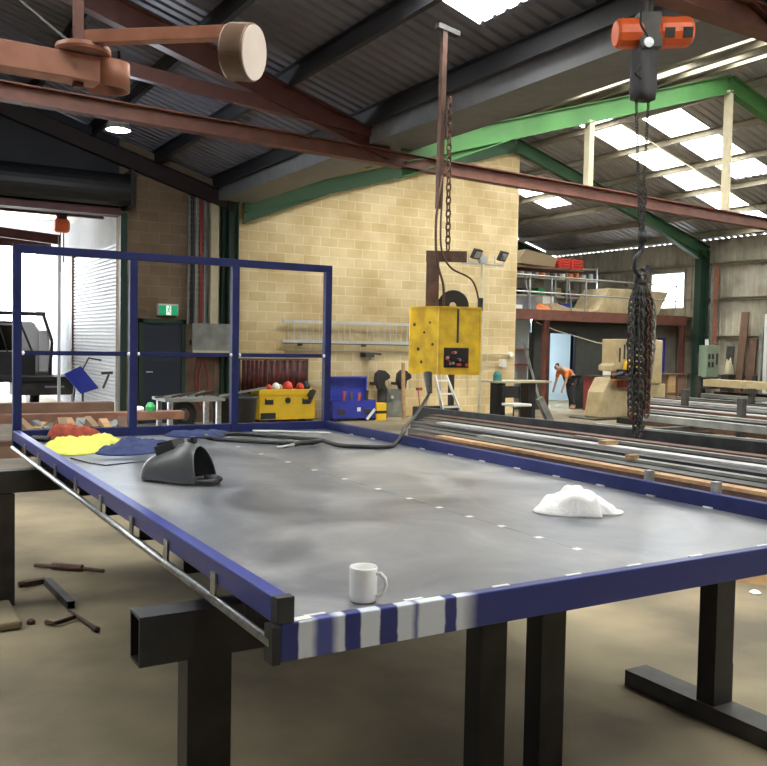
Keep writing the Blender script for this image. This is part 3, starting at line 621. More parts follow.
# ------------------------------------------------------------------ yellow feeder box on its hanger
fd = thing('wire_feeder_box', (4.27, 5.5, 1.3), 'worn yellow welding feeder box hanging from a chain over the tray side', 'feeder box')
fc = V((4.24, 5.5, 0)); rx = V((.86, -.5, 0)); ry = V((.5, .86, 0))   # across / away
P4 = [fc-rx*.335+ry*.10, fc-rx*.06-ry*.16, fc+rx*.37-ry*.06, fc+rx*.40+ry*.36, fc-rx*.30+ry*.42]
shell = MB(); shell.prism([(p.x, p.y, 1.31) for p in P4], (0, 0, .66)); shell.build('case', 'feeder', fd, bevel=.006)
mb = MB()
for i in range(2):
    a, b = P4[i], P4[i+1]
    mb.bar((a.x, a.y, 1.975), (b.x, b.y, 1.975), .02, .018); mb.bar((a.x, a.y, 1.305), (b.x, b.y, 1.305), .02, .014)
for p in P4[:3]: mb.bar((p.x, p.y, 1.3), (p.x, p.y, 1.98), .018, .018, (0, 1, 0))
mb.build('edge_trim', 'feeder', fd)
a, b = P4[1], P4[2]; dv = (b-a).normalized(); nn = V((dv.y, -dv.x, 0))
q = a+dv*.2+nn*.004; MB().bar((q.x, q.y, 1.62), (q.x, q.y, 1.96), .02, .012, tuple(nn)).build('slot', 'dkgrey', fd)
q = a+dv*.19; MB().bar((q.x-dv.x*.13, q.y-dv.y*.13, 1.47), (q.x+dv.x*.13, q.y+dv.y*.13, 1.47), .016, .2).build('panel_opening', 'black', fd)
kb = MB(); cols = MB(); rk2 = MB()
for i in range(18):
    w_ = q+dv*random.uniform(-.11, .11)+nn*.012; z_ = random.uniform(1.39, 1.55); g_ = (kb, cols, rk2)[i % 3]
    g_.cyl((w_.x, w_.y, z_), (w_.x+nn.x*.03, w_.y+nn.y*.03, z_), .014, 8)
kb.build('knobs', 'galv', fd); cols.build('knobs', 'plastic_red', fd); rk2.build('knobs', 'black', fd)
pa = MB()
for (f_, z_, r_) in ((.15, 1.8, .02), (.5, 1.72, .015), (.3, 1.55, .02), (.7, 1.82, .014), (.8, 1.6, .016), (.42, 1.42, .018)):
    w_ = P4[0].lerp(P4[1], f_); n2 = (P4[1]-P4[0]).normalized(); n2 = V((n2.y, -n2.x, 0)); pa.lathe([(0, 0), (r_, 0), (r_, .002), (0, .002)], (w_.x+n2.x*.001, w_.y+n2.y*.001, z_), tuple(n2), 7)
pa.build('rust_spots', 'rust', fd)
c = fc+rx*.1+ry*.1
MB().lathe([(.04, -.05), (.155, -.05), (.16, -.045), (.16, -.035), (.12, -.03), (.12, .03), (.16, .035), (.16, .045), (.155, .05), (.04, .05)], (c.x, c.y, 2.0), (.5, .86, 0), 28).build('wire_spool', 'black', fd)
p0 = fc-rx*.12+ry*.05
MB().bar((p0.x, p0.y, 1.96), (p0.x, p0.y, 2.54), .05, .13, (.86, -.5, 0)).bar((p0.x-.06, p0.y+.035, 2.50), (p0.x+.3, p0.y-.17, 2.50), .05, .11).build('lifting_bracket', 'rust', fd)
tp = V((4.21, 5.5, zr(4.21)-.24))
MB().rhs((4.19, 5.56, 2.98), tuple(tp+V((0, .06, 0))), .055, .055, .006).build('hanging_post', 'rust', fd)
MB().bar((4.12, 5.56, zr(4.21)-.21), (4.38, 5.56, zr(4.21)-.25), .08, .05).build('hanger_bracket', 'dkgrey', fd)
MB().chain([(4.24, 5.48, 4.05), (4.26, 5.48, 2.55)], .085, .05, .009, 5).build('chain', 'rust', fd)
MB().tube(spline([(4.19, 5.5, 3.3), (4.12, 5.46, 3.05), (4.08, 5.44, 2.8), (4.10, 5.44, 2.45), (4.17, 5.42, 2.2), (4.2, 5.45, 1.98)]), .013, 8).tube(spline([(4.20, 5.52, 3.1), (4.16, 5.46, 2.6), (4.24, 5.4, 2.38), (4.46, 5.32, 2.25), (4.55, 5.3, 1.98)]), .010, 8).build('supply_cable', 'rust', fd, smooth=True)
MB().cyl((4.55, 5.3, 1.95), (4.55, 5.3, 2.08), .028, 10).build('cable_gland', 'dkgrey', fd)
MB().cyl((4.02, 5.44, 1.31), (3.98, 5.34, 1.12), .045, 12, .028).build('strain_boot', 'rubber', fd)

# ------------------------------------------------------------------ orange chain hoist and its chains
hs = thing('electric_chain_hoist', (4.0, 2.6, 3.7), 'orange electric chain hoist with grey chain bag hanging at upper right', 'hoist')
ax = V((.82, -.42, .06)); ax.normalize(); u = V((0, 0, 1)); side = ax.cross(u).normalized(); c0 = V((4.0, 2.6, 3.85))
def lump(a, b, r, m, name, flat=.95):
    prof = [(0, 0), (r*.8, 0), (r*.96, .02), (r, .05)]; L_ = (V(b)-V(a)).length; prof += [(r, L_-.05), (r*.96, L_-.02), (r*.8, L_), (0, L_)]
    return MB().lathe(prof, a, tuple((V(b)-V(a)).normalized()), 12).build(name, m, hs, bevel=.0)
lump(c0+ax*.02, c0+ax*.28, .108, 'orange', 'motor_housing'); lump(c0-ax*.27, c0-ax*.08, .105, 'orange', 'gear_housing')
MB().bar(tuple(c0-ax*.12), tuple(c0+ax*.04), .17, .24, tuple(u)).build('hoist_frame', 'dkgrey', hs)
toc = (V((-.875, -1.97, 1.6))-c0).normalized(); nf = (toc-ax*toc.dot(ax)).normalized()
for k_ in (.09, .22): MB().bar(tuple(c0+ax*(k_-.035)+nf*.104), tuple(c0+ax*(k_+.035)+nf*.104), .07, .012, tuple(nf)).build('cover_plate', 'dkgrey', hs)
MB().bar((c0.x-.04, c0.y, c0.z+.08), (c0.x-.04, c0.y, 4.16), .05, .03, (1, 0, 0)).tube([(c0.x-.09, 2.58, c0.z+.05), (c0.x-.08, 2.58, 4.17)], .012, 8).build('suspension_strap', 'dkgrey', hs)
MB().box((c0.x-.14, 2.48, 4.15), (c0.x+.06, 2.68, 4.18)).cyl((c0.x-.1, 2.5, 4.2), (c0.x-.1, 2.7, 4.2), .03, 12).cyl((c0.x+.02, 2.5, 4.2), (c0.x+.02, 2.7, 4.2), .03, 12).build('trolley', 'dkgrey', hs)
bg = MB(); nseg = 28; rings = []
for z_, s_ in ((3.70, .95), (3.66, 1.05), (3.58, 1.02), (3.50, 1.05), (3.42, 1.04), (3.36, .97)):
    rings.append([bg.bm.verts.new((3.905+.085*s_*math.copysign(abs(math.cos(a))**.6, math.cos(a))*(1+.02*math.sin(a*9)), 2.58+.07*s_*math.copysign(abs(math.sin(a))**.6, math.sin(a))*(1+.02*math.cos(a*11)), z_)) for a in [2*math.pi*k/nseg for k in range(nseg)]])
for a, b in zip(rings, rings[1:]):
    for k in range(nseg): bg.bm.faces.new((a[k], a[(k+1) % nseg], b[(k+1) % nseg], b[k]))
bg.bm.faces.new(rings[0]); bg.bm.faces.new(rings[-1]); bg.build('chain_bag', 'canvas', hs, smooth=True)
MB().lathe([(0, -.01), (.035, -.01), (.035, .01), (0, .01)], (3.86, 2.5, 3.73), (-.4, -.9, 0), 16).build('chain_guide', 'galv', hs)
MB().tube(spline([(3.84, 2.56, 3.95), (3.80, 2.52, 3.85), (3.86, 2.5, 3.75), (3.82, 2.52, 3.68)]), .009, 6).tube(spline([(3.79, 2.5, 3.56), (3.74, 2.5, 3.5), (3.80, 2.5, 3.47)]), .008, 6).build('control_lead', 'rubber', hs, smooth=True)
MB().chain([(3.86, 2.6, 3.37), (3.93, 2.6, 2.55)], .03, .018, .004).chain([(3.985, 2.6, 3.37), (3.955, 2.6, 2.55)], .03, .018, .004).build('load_chain', 'dkgrey', hs)
MB().chain([(3.93, 2.6, 2.72), (3.97, 2.61, 2.32)], .045, .03, .007).chain([(3.98, 2.6, 2.72), (3.955, 2.6, 2.32)], .045, .03, .007).build('doubled_chain', 'dkgrey', hs)
hk = [(3.96, 2.6, 2.40), (3.96, 2.6, 2.30), (3.90, 2.6, 2.24), (3.90, 2.6, 2.17), (3.955, 2.6, 2.12), (4.02, 2.6, 2.15), (4.035, 2.6, 2.2)]
MB().tube(spline(hk, 5), .017, 8).cyl((3.96, 2.6, 2.44), (3.96, 2.6, 2.36), .035, 12).build('hook', 'black_steel', hs, smooth=True)
sl = thing('chain_sling', (3.98, 2.6, 1.1), 'heavy bundle of dark lifting chains hanging from the hoist hook', 'chain')
MB().link((3.965, 2.6, 2.10), (0, 0, 1), (1, 0, 0), .15, .10, .012, 8).build('master_ring', 'black_steel', sl, smooth=True)
random.seed(11)
offs = [(-.095, 0, 2.0, 1.12), (-.07, -.03, 2.03, .98), (-.04, .03, 2.04, 1.2), (-.015, -.02, 2.03, 1.0), (.015, .02, 2.02, 1.05), (.04, -.03, 2.02, 1.15), (.065, .02, 2.0, 1.3), (.085, -.01, 1.97, 1.36), (-.055, -.05, 1.95, 1.25), (.02, -.05, 1.95, 1.1)]
for i, (ox, oy, zt, zb) in enumerate(offs):
    x = 3.99+ox*1.2; y = 2.6+oy
    pts = [(3.965+ox*.25, 2.6, 2.09), (x, y, zt-.08), (x+random.uniform(-.01, .01), y, 1.6), (x+random.uniform(-.01, .015)-ox*.25, y, zb)]
    MB().chain(pts, .06, .042, .0085).build('chain_leg', ('dkgrey', 'black_steel', 'palegrey', 'dkgrey', 'rust')[i % 5], sl)
for x, y, z_ in ((3.97, 2.58, 1.0), (4.02, 2.6, 1.06), (3.94, 2.6, 1.12)):
    MB().tube(spline([(x, y, z_+.08), (x, y, z_+.03), (x-.028, y, z_), (x-.022, y, z_-.035), (x+.008, y, z_-.045), (x+.03, y, z_-.015)], 4), .010, 6).build('sling_hook', 'black_steel' if x > 3.95 else 'dkred', sl, smooth=True)

# ------------------------------------------------------------------ long steel lying right of the tray
LBL = {}
def steel(kind, x0, y0, x1, y1, zt, w, h, m, label, name='steel_section', group=None):  # the added lit-top strips take the steel_section name too
    a, b = (x0, y0, zt-h/2), (x1, y1, zt-h/2); mb = MB()
    if kind == 'box': mb.rhs(a, b, w, h, min(w, h)*.08)
    elif kind == 'ch': mb.channel(a, b, w, h, .012, -1)
    elif kind == 'ib': mb.ibeam(a, b, w, h, .014)
    else: mb.bar(a, b, w, h)
    return tag(mb.build(name, m, origin=(x0, y0, zt-h)), label, 'steel section' if name == 'steel_section' else 'timber', group)
for y in (3.0, 4.8, 6.2, 7.1): tag(MB().box((4.6, y-.07, 0), (8.5 if y > 4 else 7.0, y+.07, .219)).build('timber_bearer', 'dktimber'), {3.0: 'foremost', 4.8: 'second', 6.2: 'third', 7.1: 'farthest'}[y]+' dark timber bearer under the long steel right of the tray', 'timber')
T = .46  # thin grey flats stand for lit tops; dark sections hold the side shade
steel('box', 4.86, 6.4, 4.78, 2.2, T-.06, .2, .18, 'rust', 'rust-brown box section nearest the tray on its right side')
steel('box', 5.13, 7.4, 5.05, 2.3, T-.05, .14, .19, 'dktimber', 'brown length between the rust section and the pale timber strip')
steel('box', 5.40, 7.8, 5.46, 2.4, T-.03, .2, .21, 'rust', 'rusty box section carrying the pale timber strip')
steel('flat', 5.38, 7.2, 5.44, 2.45, T, .13, .029, 'timber', 'pale orange-brown timber strip lying along the stack right of the tray', 'timber_strip')
steel('box', 5.70, 8.3, 5.82, 2.6, T-.02, .2, .22, 'dkgrey', 'dark box section just beyond the pale timber strip')
steel('flat', 5.86, 7.0, 6.02, 2.7, T+.011, .1, .03, 'palegrey', 'added dull grey strip for the lit top of the dark box section beyond the timber strip')
steel('ch', 6.02, 8.8, 6.14, 2.7, T-.03, .12, .21, 'black_steel', 'black channel before the wide black section in the long stack')
steel('box', 6.36, 9.2, 6.62, 2.9, T-.02, .3, .22, 'black_steel', 'black wide section under the brightest lit-top strip')
steel('flat', 6.42, 8.7, 6.76, 3.0, T+.011, .17, .03, 'brightgrey', 'added bright grey strip for the lit top of the black wide section')
steel('ch', 6.68, 9.6, 6.98, 3.1, T-.03, .12, .21, 'rust', 'rusty channel behind the bright lit-top strip')
steel('box', 7.0, 9.9, 7.36, 3.3, T-.03, .22, .21, 'dkgrey', 'dark wide section in the middle of the long stack')
steel('flat', 7.1, 6.6, 7.32, 3.4, T, .07, .03, 'palegrey', 'short added grey strip for the lit top of the dark wide section')
steel('box', 7.3, 10.2, 7.76, 3.5, T-.02, .2, .22, 'rust', 'rusty box section behind the dark wide section')
steel('box', 7.37, 10.9, 8.34, 4.6, T+.06, .1, .30, 'black_steel', 'deep dark beam along the far side of the long stack')
steel('flat', 7.95, 7.13, 8.33, 4.66, T+.085, .07, .025, 'palegrey', 'thin added pale strip for the lit top of the deep dark beam')
steel('ib', 6.2, 10.2, 6.6, 9.9, .14, .18, .14, 'black_steel', 'short black beam end across the far end of the stack')
tag(MB().box((6.55, 5.5, T+.012), (6.75, 5.62, T+.06)).build('timber_packer', 'timber'), 'small pale timber packer on the bright lit-top strip', 'timber')
tag(MB().box((5.86, 4.45, T+.012), (5.98, 4.53, T+.05)).build('timber_packer', 'timber'), 'tiny pale timber packer on the dull grey lit-top strip', 'timber')
tag(MB().bar((10.55, 10.9, .0), (10.2, 10.95, .62), .13, .1, (0, 1, 0)).build('leaning_post', 'palegrey'), 'short leaning steel post in front of the pale machine', 'post')
# stacks further right
def rack(y, label, xa=9.0):
    r = thing('steel_rack', (11, y, 0), label, 'rack')
    MB().box((xa, y-.06, 0), (14.6, y+.06, .14)).build('base_beam', 'dkgrey', r)
    for x in [q for q in (10.9, 12.3, 14.2) if q > xa]: MB().box((x-.05, y-.05, .14), (x+.05, y+.05, .85)).build('upright', 'dkgrey', r)
    MB().box((xa, y-.05, .40), (14.6, y+.05, .46)).build('shelf_beam', 'dkgrey', r)
rack(7.0, 'near dark rack frame holding steel lengths at far right'); rack(9.3, 'far dark rack frame holding steel lengths by the right wall', 11.6)
random.seed(3)
L2 = ['pale top flange length nearest the front of the right rack', 'dark length second from the front of the right rack', 'grey length in the front half of the right rack', 'rusty length before the first rack upright', 'pale length just behind the first rack upright', 'dark box length behind the first rack upright', 'grey channel in the middle of the right rack', 'rusty length in the back half of the right rack', 'pale flat length in the back half of the right rack', 'dark length at the back of the right rack', 'long grey length furthest back on the right rack']
for i in range(11):
    x = 9.75+.44*i+random.uniform(-.04, .04); m = ('palegrey', 'dkgrey', 'palegrey', 'rust', 'brightgrey', 'black_steel', 'palegrey', 'rust', 'brightgrey', 'dkgrey', 'palegrey')[i]
    if min(abs(x-q) for q in (10.9, 12.3, 14.2)) < .17: x += .2
    steel(('box', 'ch', 'box')[i % 3], x, min(11.3, .942*(x+.875)-1.97+random.uniform(-.2, .1)), x+.0, 5.6, .57, .15, .1, m, L2[i])
L3 = ['lower grey length under the front of the right rack', 'lower rusty length under the right rack', 'lower dark length under the middle of the right rack', 'lower pale length under the back of the right rack']
for i in range(4): steel('box', 9.8+1.25*i, 8.2+1.0*i, 9.8+1.25*i, 6.6, .34, .1, .09, ('palegrey', 'rust', 'dkgrey', 'palegrey')[i], L3[i])
# higher lengths against the right wall
ws = thing('wall_stock_rack', (16.6, 11.2, 0), 'rack of pale and dark lengths stacked in front of the right wall', 'rack')
for y in (9.0, 11.8):
    for q in (15.6, 17.6): MB().box((q, y-.05, 0), (q+.08, y+.05, 1.0)).build('upright', 'dkgrey', ws)
for z_ in (.25, .5, .75):
    for y in (9.0, 11.8): MB().box((15.72, y-.04, z_-.05), (17.6, y+.04, z_)).build('shelf_bar', 'dkgrey', ws)
L4 = [('beige long cover on top of the wall stock rack', .75, 16.3, .5, .16, 'beige'), ('dark length behind the beige cover on the wall stock rack', .75, 17.1, .3, .12, 'dkgrey'), ('pale length on the middle shelf of the wall stock rack', .5, 16.0, .25, .08, 'palegrey'), ('rusty length on the middle shelf of the wall stock rack', .5, 16.6, .3, .12, 'rust'), ('dark length on the middle shelf of the wall stock rack', .5, 17.2, .3, .1, 'black_steel'), ('grey length on the lowest shelf of the wall stock rack', .25, 16.1, .3, .1, 'palegrey'), ('rusty length on the lowest shelf of the wall stock rack', .25, 16.9, .4, .14, 'dktimber')]
for lb, z_, x, w_, h_, m in L4: steel('box', x, 12.0, x, 8.2, z_+h_, w_, h_, m, lb)
# pallet-like frames left of the switch cabinet
for i, (x0, x1, m) in enumerate(((15.2, 15.5, 'dkgrey'), (15.6, 15.95, 'beige'), (16.05, 16.3, 'dktimber'), (16.35, 16.62, 'timber'), (16.7, 17.0, 'dktimber'))):
    r = thing('timber_crate', ((x0+x1)/2, 13.4, 0), ['dark', 'beige', 'brown', 'tall raw timber', 'dark brown'][i]+' upright crate panel, '+['leftmost', 'second from left', 'middle', 'second from right', 'rightmost'][i]+' in the row below the switch cabinet', 'crate')
    MB().box((x0, 13.3, 0), (x1, 13.55, .95)).build('panel', m, r)
    MB().box((x0-.02, 13.28, .951), (x1+.03, 13.57, .99)).build('rail', 'dktimber', r); MB().box((x0, 13.28, .45), (x1, 13.299, .52)).build('rail', 'dktimber', r)
LP = [('tall dark brown', 18.0, 13.2, 2.6), ('short grey-brown', 18.1, 13.62, 1.7), ('mid-height dark', 18.1, 12.92, 1.9), ('narrow pale grey', 18.15, 12.68, 2.2)]
for i, (d_, x, y, h_) in enumerate(LP):
    tag(MB().bar((x+.8, y, .0), (19.08, y+.02, h_), .22 if i != 3 else .1, .05, (-1, 0, 0)).build('leaning_board', ('dktimber', 'dkgrey', 'dktimber', 'palegrey')[i]), d_+' board leaning against the corrugated right wall', 'board')
wf = thing('upright_gate', (18.2, 11.3, 0), 'white painted upright gate frame at the far right edge', 'gate')
for a_, b_ in (((18.2, 11.9, .0), (18.28, 12.0, 2.5)), ((18.2, 11.0, 2.42), (18.28, 11.9, 2.5)), ((18.2, 11.06, 1.5), (18.28, 11.9, 1.56)), ((18.2, 11.0, .0), (18.28, 11.06, 2.42))): MB().box(a_, b_).build('frame_bar', 'plastic_white', wf)
# switch cabinet on the column
sw = thing('switch_cabinet', (18.95, 14.2, .85), 'green-grey electrical switch cabinet on the green column', 'switch cabinet')
MB().box((18.62, 14.05, .85), (19.12, 14.3, 1.72)).build('case', 'cabinet', sw, bevel=.015)
MB().box((18.62, 14.3, 1.0), (19.12, 14.36, 1.5)).build('mounting', 'dkgrey', sw)
for x in (18.74, 18.88):
    for z_ in (1.2, 1.42): MB().box((x-.03, 14.03, z_-.07), (x+.03, 14.05, z_+.07)).build('switch', 'black', sw)
MB().box((19.02, 14.02, 1.2), (19.06, 14.05, 1.5)).build('handle', 'dkgrey', sw)
MB().cyl((18.75, 14.15, 1.72), (18.75, 14.15, 1.88), .05, 10).build('cable_entry', 'plastic_white', sw)
tag(cloth([(18.65, 13.35), (18.85, 13.33), (18.87, 13.5), (18.68, 13.52)], .95, lambda x, y, r: (.34+.2*noise.noise(V((x*20,y*20,0))))*max(0, 1-r**4)+.02, 8, 5, 3).build('work_glove', 'cream', smooth=True), 'pale work glove standing beside the switch cabinet', 'glove')
tag(MB().box((18.6, 13.3, 0), (18.9, 13.55, .95)).build('bollard_post', 'dkgrey'), 'dark post below the pale glove at the right wall', 'post')
# cable ladders
def ladder_tray(x0, x1, y, z0, z1, m1, m2, label, fill):
    r = thing('cable_ladder', ((x0+x1)/2, y, z0), label, 'cable tray')
    for q in (x0, x1-.03): MB().box((q, y-.05, z0), (q+.03, y, z1)).build('side_rail', m1, r)
    z_ = z0+.05
    while z_ < z1: MB().box((x0+.03, y-.04, z_), (x1-.03, y-.01, z_+.03)).build('rung', m1, r); z_ += .11
    n = fill
    for k in range(n):
        x = x0+.05+(x1-x0-.1)*(k+.5)/n; MB().tube([(x, y-.055, z0), (x+.01*math.sin(k*5), y-.055, (z0+z1)/2), (x, y-.055, z1)], .013, 6).build('cable', m2, r)
ladder_tray(4.52, 4.69, YB-.06, 1.9, 4.35, 'palegrey', 'black', 'grey vertical cable ladder left of the brown-red one on the dark block wall', 2)
ladder_tray(4.69, 4.87, YB-.06, 1.9, 4.35, 'palegrey', 'dkred', 'vertical cable ladder with red cables on the dark block wall', 3)
ladder_tray(18.9, 19.18, 14.2, 1.75, 3.9, 'palegrey', 'orange_ox', 'vertical cable ladder with orange cables above the switch cabinet', 4)
tag(MB().box((4.96, YB-.14, 1.9), (5.13, YB-.002, 4.5)).build('downpipe', 'cream', bevel=.01), 'cream rectangular downpipe beside the dark green column', 'downpipe')
tag(MB().box((4.88, YB-.06, 1.9), (4.93, YB-.002, 4.4)).build('conduit', 'gutter'), 'grey conduit between the cable ladder and the cream downpipe', 'conduit')
wb_ = thing('whiteboard_panel', (4.88, 14.3, 1.34), 'pale grey square panel on the wall right of the dark side door', 'panel')
MB().box((4.56, 14.42, 1.36), (5.32, 14.46, 1.92)).build('sheet', 'palegrey', wb_); MB().box((4.56, 14.38, 1.32), (5.32, 14.42, 1.40)).build('bottom_lip', 'cream', wb_); MB().box((4.6,14.46,1.5),(5.15,14.699,1.6)).build('wall_batten','dkgrey',wb_)
# exit sign
ex = thing('exit_sign', (4.04, YB-.1, 2.05), 'green running-man exit sign over the dark side door', 'exit sign')
MB().box((3.86, YB-.14, 2.05), (4.24, YB-.002, 2.27)).build('housing', 'plastic_white', ex)
MB().box((3.875, YB-.15, 2.06), (4.225, YB-.141, 2.24)).build('green_face', 'signgreen', ex)
MB().box((4.005, YB-.156, 2.065), (4.095, YB-.151, 2.235)).build('doorway_symbol', 'signwhite', ex)
fg = MB(); y = YB-.162
fg.lathe([(0, 0), (.014, 0), (.014, .004), (0, .004)], (4.06, y, 2.212), (0, -1, 0), 10)
for a, b in (((4.055, 2.195), (4.045, 2.145)), ((4.045, 2.145), (4.075, 2.12)), ((4.075, 2.12), (4.07, 2.085)), ((4.045, 2.145), (4.02, 2.105)), ((4.052, 2.185), (4.022, 2.165)), ((4.055, 2.185), (4.085, 2.165))): fg.bar((a[0], y, a[1]), (b[0], y, b[1]), .014, .004, (0, 1, 0))
fg.build('running_figure', 'signgreen', ex); ex.location.x += .09
# ------------------------------------------------------------------ along the brick wall
wl = thing('wall_ladder', (8, YB-.12, 1.6), 'long aluminium ladder hung sideways on the cream block wall', 'ladder')
MB().box((6.5, YB-.13, 1.99), (10.0, YB-.09, 2.05)).build('stile', 'alu', wl); MB().box((6.5, YB-.13, 1.58), (10.0, YB-.09, 1.64)).build('stile', 'alu', wl)
for k in range(24): MB().cyl((6.62+k*.144, YB-.11, 1.63), (6.62+k*.144, YB-.11, 2.0), .014, 8).build('rung', 'alu', wl)
MB().box((6.5, YB-.13, 1.56), (10.0, YB-.125, 1.58)).build('shelf_strip', 'dkgrey', wl)
for x in (6.9, 8.4, 9.7): MB().box((x, YB-.16, 1.52), (x+.04, YB-.001, 1.58)).build('bracket', 'dkgrey', wl)
tag(MB().tube([(6.6, YB-.03, 1.42), (9.9, YB-.03, 1.42), (9.9, YB-.03, .4)], .018, 8).build('conduit', 'cream'), 'thin conduit run along the block wall below the ladder', 'conduit')
sk = thing('wall_vice', (8.53, 14.5, 1.28), 'small dark clamp device fixed to the block wall below the ladder', 'fitting')
MB().box((8.38, 14.45, 1.3), (8.6, YB-.001, 1.40)).build('body', 'dkgrey', sk, bevel=.01); MB().cyl((8.52, 14.44, 1.3), (8.52, 14.44, 1.24), .06, 12).build('cup', 'galv', sk); MB().bar((8.6, 14.5, 1.38), (8.78, 14.5, 1.36), .05, .04).build('spout', 'dkgrey', sk)
cr = thing('welding_curtain', (6.3, 14.5, 0), 'dark red welding curtain hanging behind the yellow toolbox', 'curtain')
for j, (x0, x1, z0) in enumerate(((5.6, 6.12, .55), (6.16, 7.0, .5))):
    mb = MB(); prev = None; n = 40
    for k in range(n+1):
        x = x0+(x1-x0)*k/n; y = 14.5+.025*math.sin(k*.9)+.01*math.sin(k*2.3)
        e = (mb.bm.verts.new((x, y, z0)), mb.bm.verts.new((x, y, 1.22)))
        if prev: mb.bm.faces.new((prev[0], e[0], e[1], prev[1]))
        prev = e
    o = mb.build('curtain_strip', 'curtain', cr, smooth=True); o.modifiers.new('s', 'SOLIDIFY').thickness = .004
MB().cyl((5.55, 14.5, 1.24), (7.05, 14.5, 1.24), .015, 8).build('curtain_rail', 'dkgrey', cr)
for x in (5.56, 6.14, 7.04): MB().box((x-.015, 14.5, 0), (x+.015, 14.53, 1.24)).build('curtain_post', 'dkgrey', cr)
def toolbox(name, x0, x1, y0, y1, z1, m, label, lid=0):
    t_ = thing(name, ((x0+x1)/2, y0, 0), label, 'toolbox')
    if not lid:
        MB().box((x0, y0, .06), (x1, y1, z1)).build('body', m, t_, bevel=.012); MB().box((x0-.012, y0-.012, z1-.1), (x1+.012, y1, z1+.012)).build('lid', m, t_, bevel=.006)
    else:
        MB().box((x0, y0, .06), (x1, y0+.02, z1)).box((x0, y1-.02, .06), (x1, y1, z1)).box((x0, y0+.02, .06), (x0+.02, y1-.02, z1)).box((x1-.02, y0+.02, .06), (x1, y1-.02, z1)).box((x0+.02, y0+.02, .06), (x1-.02, y1-.02, .1)).build('body', m, t_)
        MB().bar((x0, y1+.03, (z1+lid)/2), (x1, y1+.03, (z1+lid)/2), .05, lid-z1).box((x0, y1-.07, lid-.04), (x1, y1+.005, lid)).box((x0, y1-.07, z1), (x0+.03, y1+.005, lid-.04)).box((x1-.03, y1-.07, z1), (x1, y1+.005, lid-.04)).build('lid', m, t_)
    for x in (x0+.2, x1-.2):
        MB().box((x-.09, y0-.006, z1-.28), (x+.09, y0-.001, z1-.16)).build('handle_recess', 'dkgrey', t_); MB().bar((x-.07, y0-.03, z1-.17), (x+.07, y0-.03, z1-.17), .02, .02).build('handle', m, t_)
    for x in (x0+.12, x1-.12): MB().box((x-.08, y0+.02, 0), (x+.08, y1-.02, .06)).build('skid', 'black', t_)
    return t_
tb = toolbox('site_toolbox', 5.78, 6.98, 14.0, 14.42, .64, 'yellow', 'yellow steel site toolbox against the cream block wall')
MB().lathe([(0, 0), (.06, 0), (.06, .006), (0, .006)], (6.38, 13.999, .44), (0, -1, 0), 20).build('badge', 'black', tb)
MB().box((5.8, 13.99, .08), (6.12, 13.998, .2)).build('lower_panel', 'dkblue', tb)
tb = toolbox('site_toolbox', 7.3, 8.3, 13.85, 14.3, .42, 'boxblue', 'blue steel site toolbox with open lid right of the yellow one', lid=.9)
MB().box((7.86, 13.84, .2), (7.94, 13.848, .28)).build('label', 'plastic_white', tb)
MB().quad8([(8.06, 13.838, .04), (8.12, 13.838, .02), (8.12, 13.846, .02), (8.06, 13.846, .04), (8.26, 13.838, .26), (8.3, 13.838, .22), (8.3, 13.846, .22), (8.26, 13.846, .26)]).build('sticker', 'plastic_white', tb)
random.seed(5)
IT = [('red gas regulator', 6.05, 'plastic_red'), ('cream cloth lump', 6.22, 'towel'), ('red-and-white hard hat', 6.45, 'plastic_red'), ('pale bag', 6.3, 'cream'), ('pink helmet', 6.72, 'plastic_red'), ('black welding mask', 6.86, 'black')]
for i, (nm, x, m) in enumerate(IT):
    s_ = .06+.02*(i % 3)
    tag(MB().lathe([(0, 0), (s_, 0), (s_*1.1, s_*.5), (s_*.8, s_*1.2), (s_*.3, s_*1.6), (0, s_*1.62)], (x, 14.18+.05*(i % 2), .652), seg=12).build(['gas_regulator', 'cloth_lump', 'hard_hat', 'soft_bag', 'face_shield', 'welding_mask'][i], m, smooth=True), nm+' on the lid of the yellow toolbox', 'tool')
tag(MB().bar((6.95, 14.0, .64), (6.82, 13.96, .40), .09, .03, (0, 1, 0)).bar((6.82, 13.95, .5), (6.9, 13.95, .62), .12, .03, (0, 1, 0)).build('hanging_glove', 'black'), 'black glove draped over the front of the yellow toolbox', 'glove')
for i, (nm, x, h_) in enumerate((('dull red tool handle', 7.62, .6), ('dark grinder', 7.78, .57), ('red angle grinder', 7.98, .56), ('black power tool', 8.15, .62))):
    tag(MB().tube([(x, 14.0, .1), (x+.02, 14.02, .4), (x+.05, 14.05, h_)], [.04, .035, .04], 8).build('power_tool', ('dkred', 'dkgrey', 'dkred', 'black')[i]), nm+' standing in the open blue toolbox', 'tool')
bo = thing('striped_bollard', (8.43, 13.9, 0), 'yellow and black banded bollard right of the blue toolbox', 'bollard')
for k, (z0, z1, m) in enumerate(((0, .14, 'yellow'), (.14, .2, 'black'), (.2, .36, 'yellow'))): MB().box((8.32, 13.85, z0), (8.56, 14.0, z1)).build('band', m, bo)
gc = thing('gas_cylinder', (8.78, 14.3, 0), 'dark gas cylinder standing behind the striped bollard', 'gas cylinder')
MB().lathe([(0, 0), (.11, 0), (.11, .62), (.08, .7), (.03, .76), (0, .76)], (8.75, 14.35, 0), seg=20).build('body', 'dkgrey', gc, smooth=False); MB().cyl((8.75, 14.35, .76), (8.75, 14.35, .85), .03, 10).build('valve', 'galv', gc)
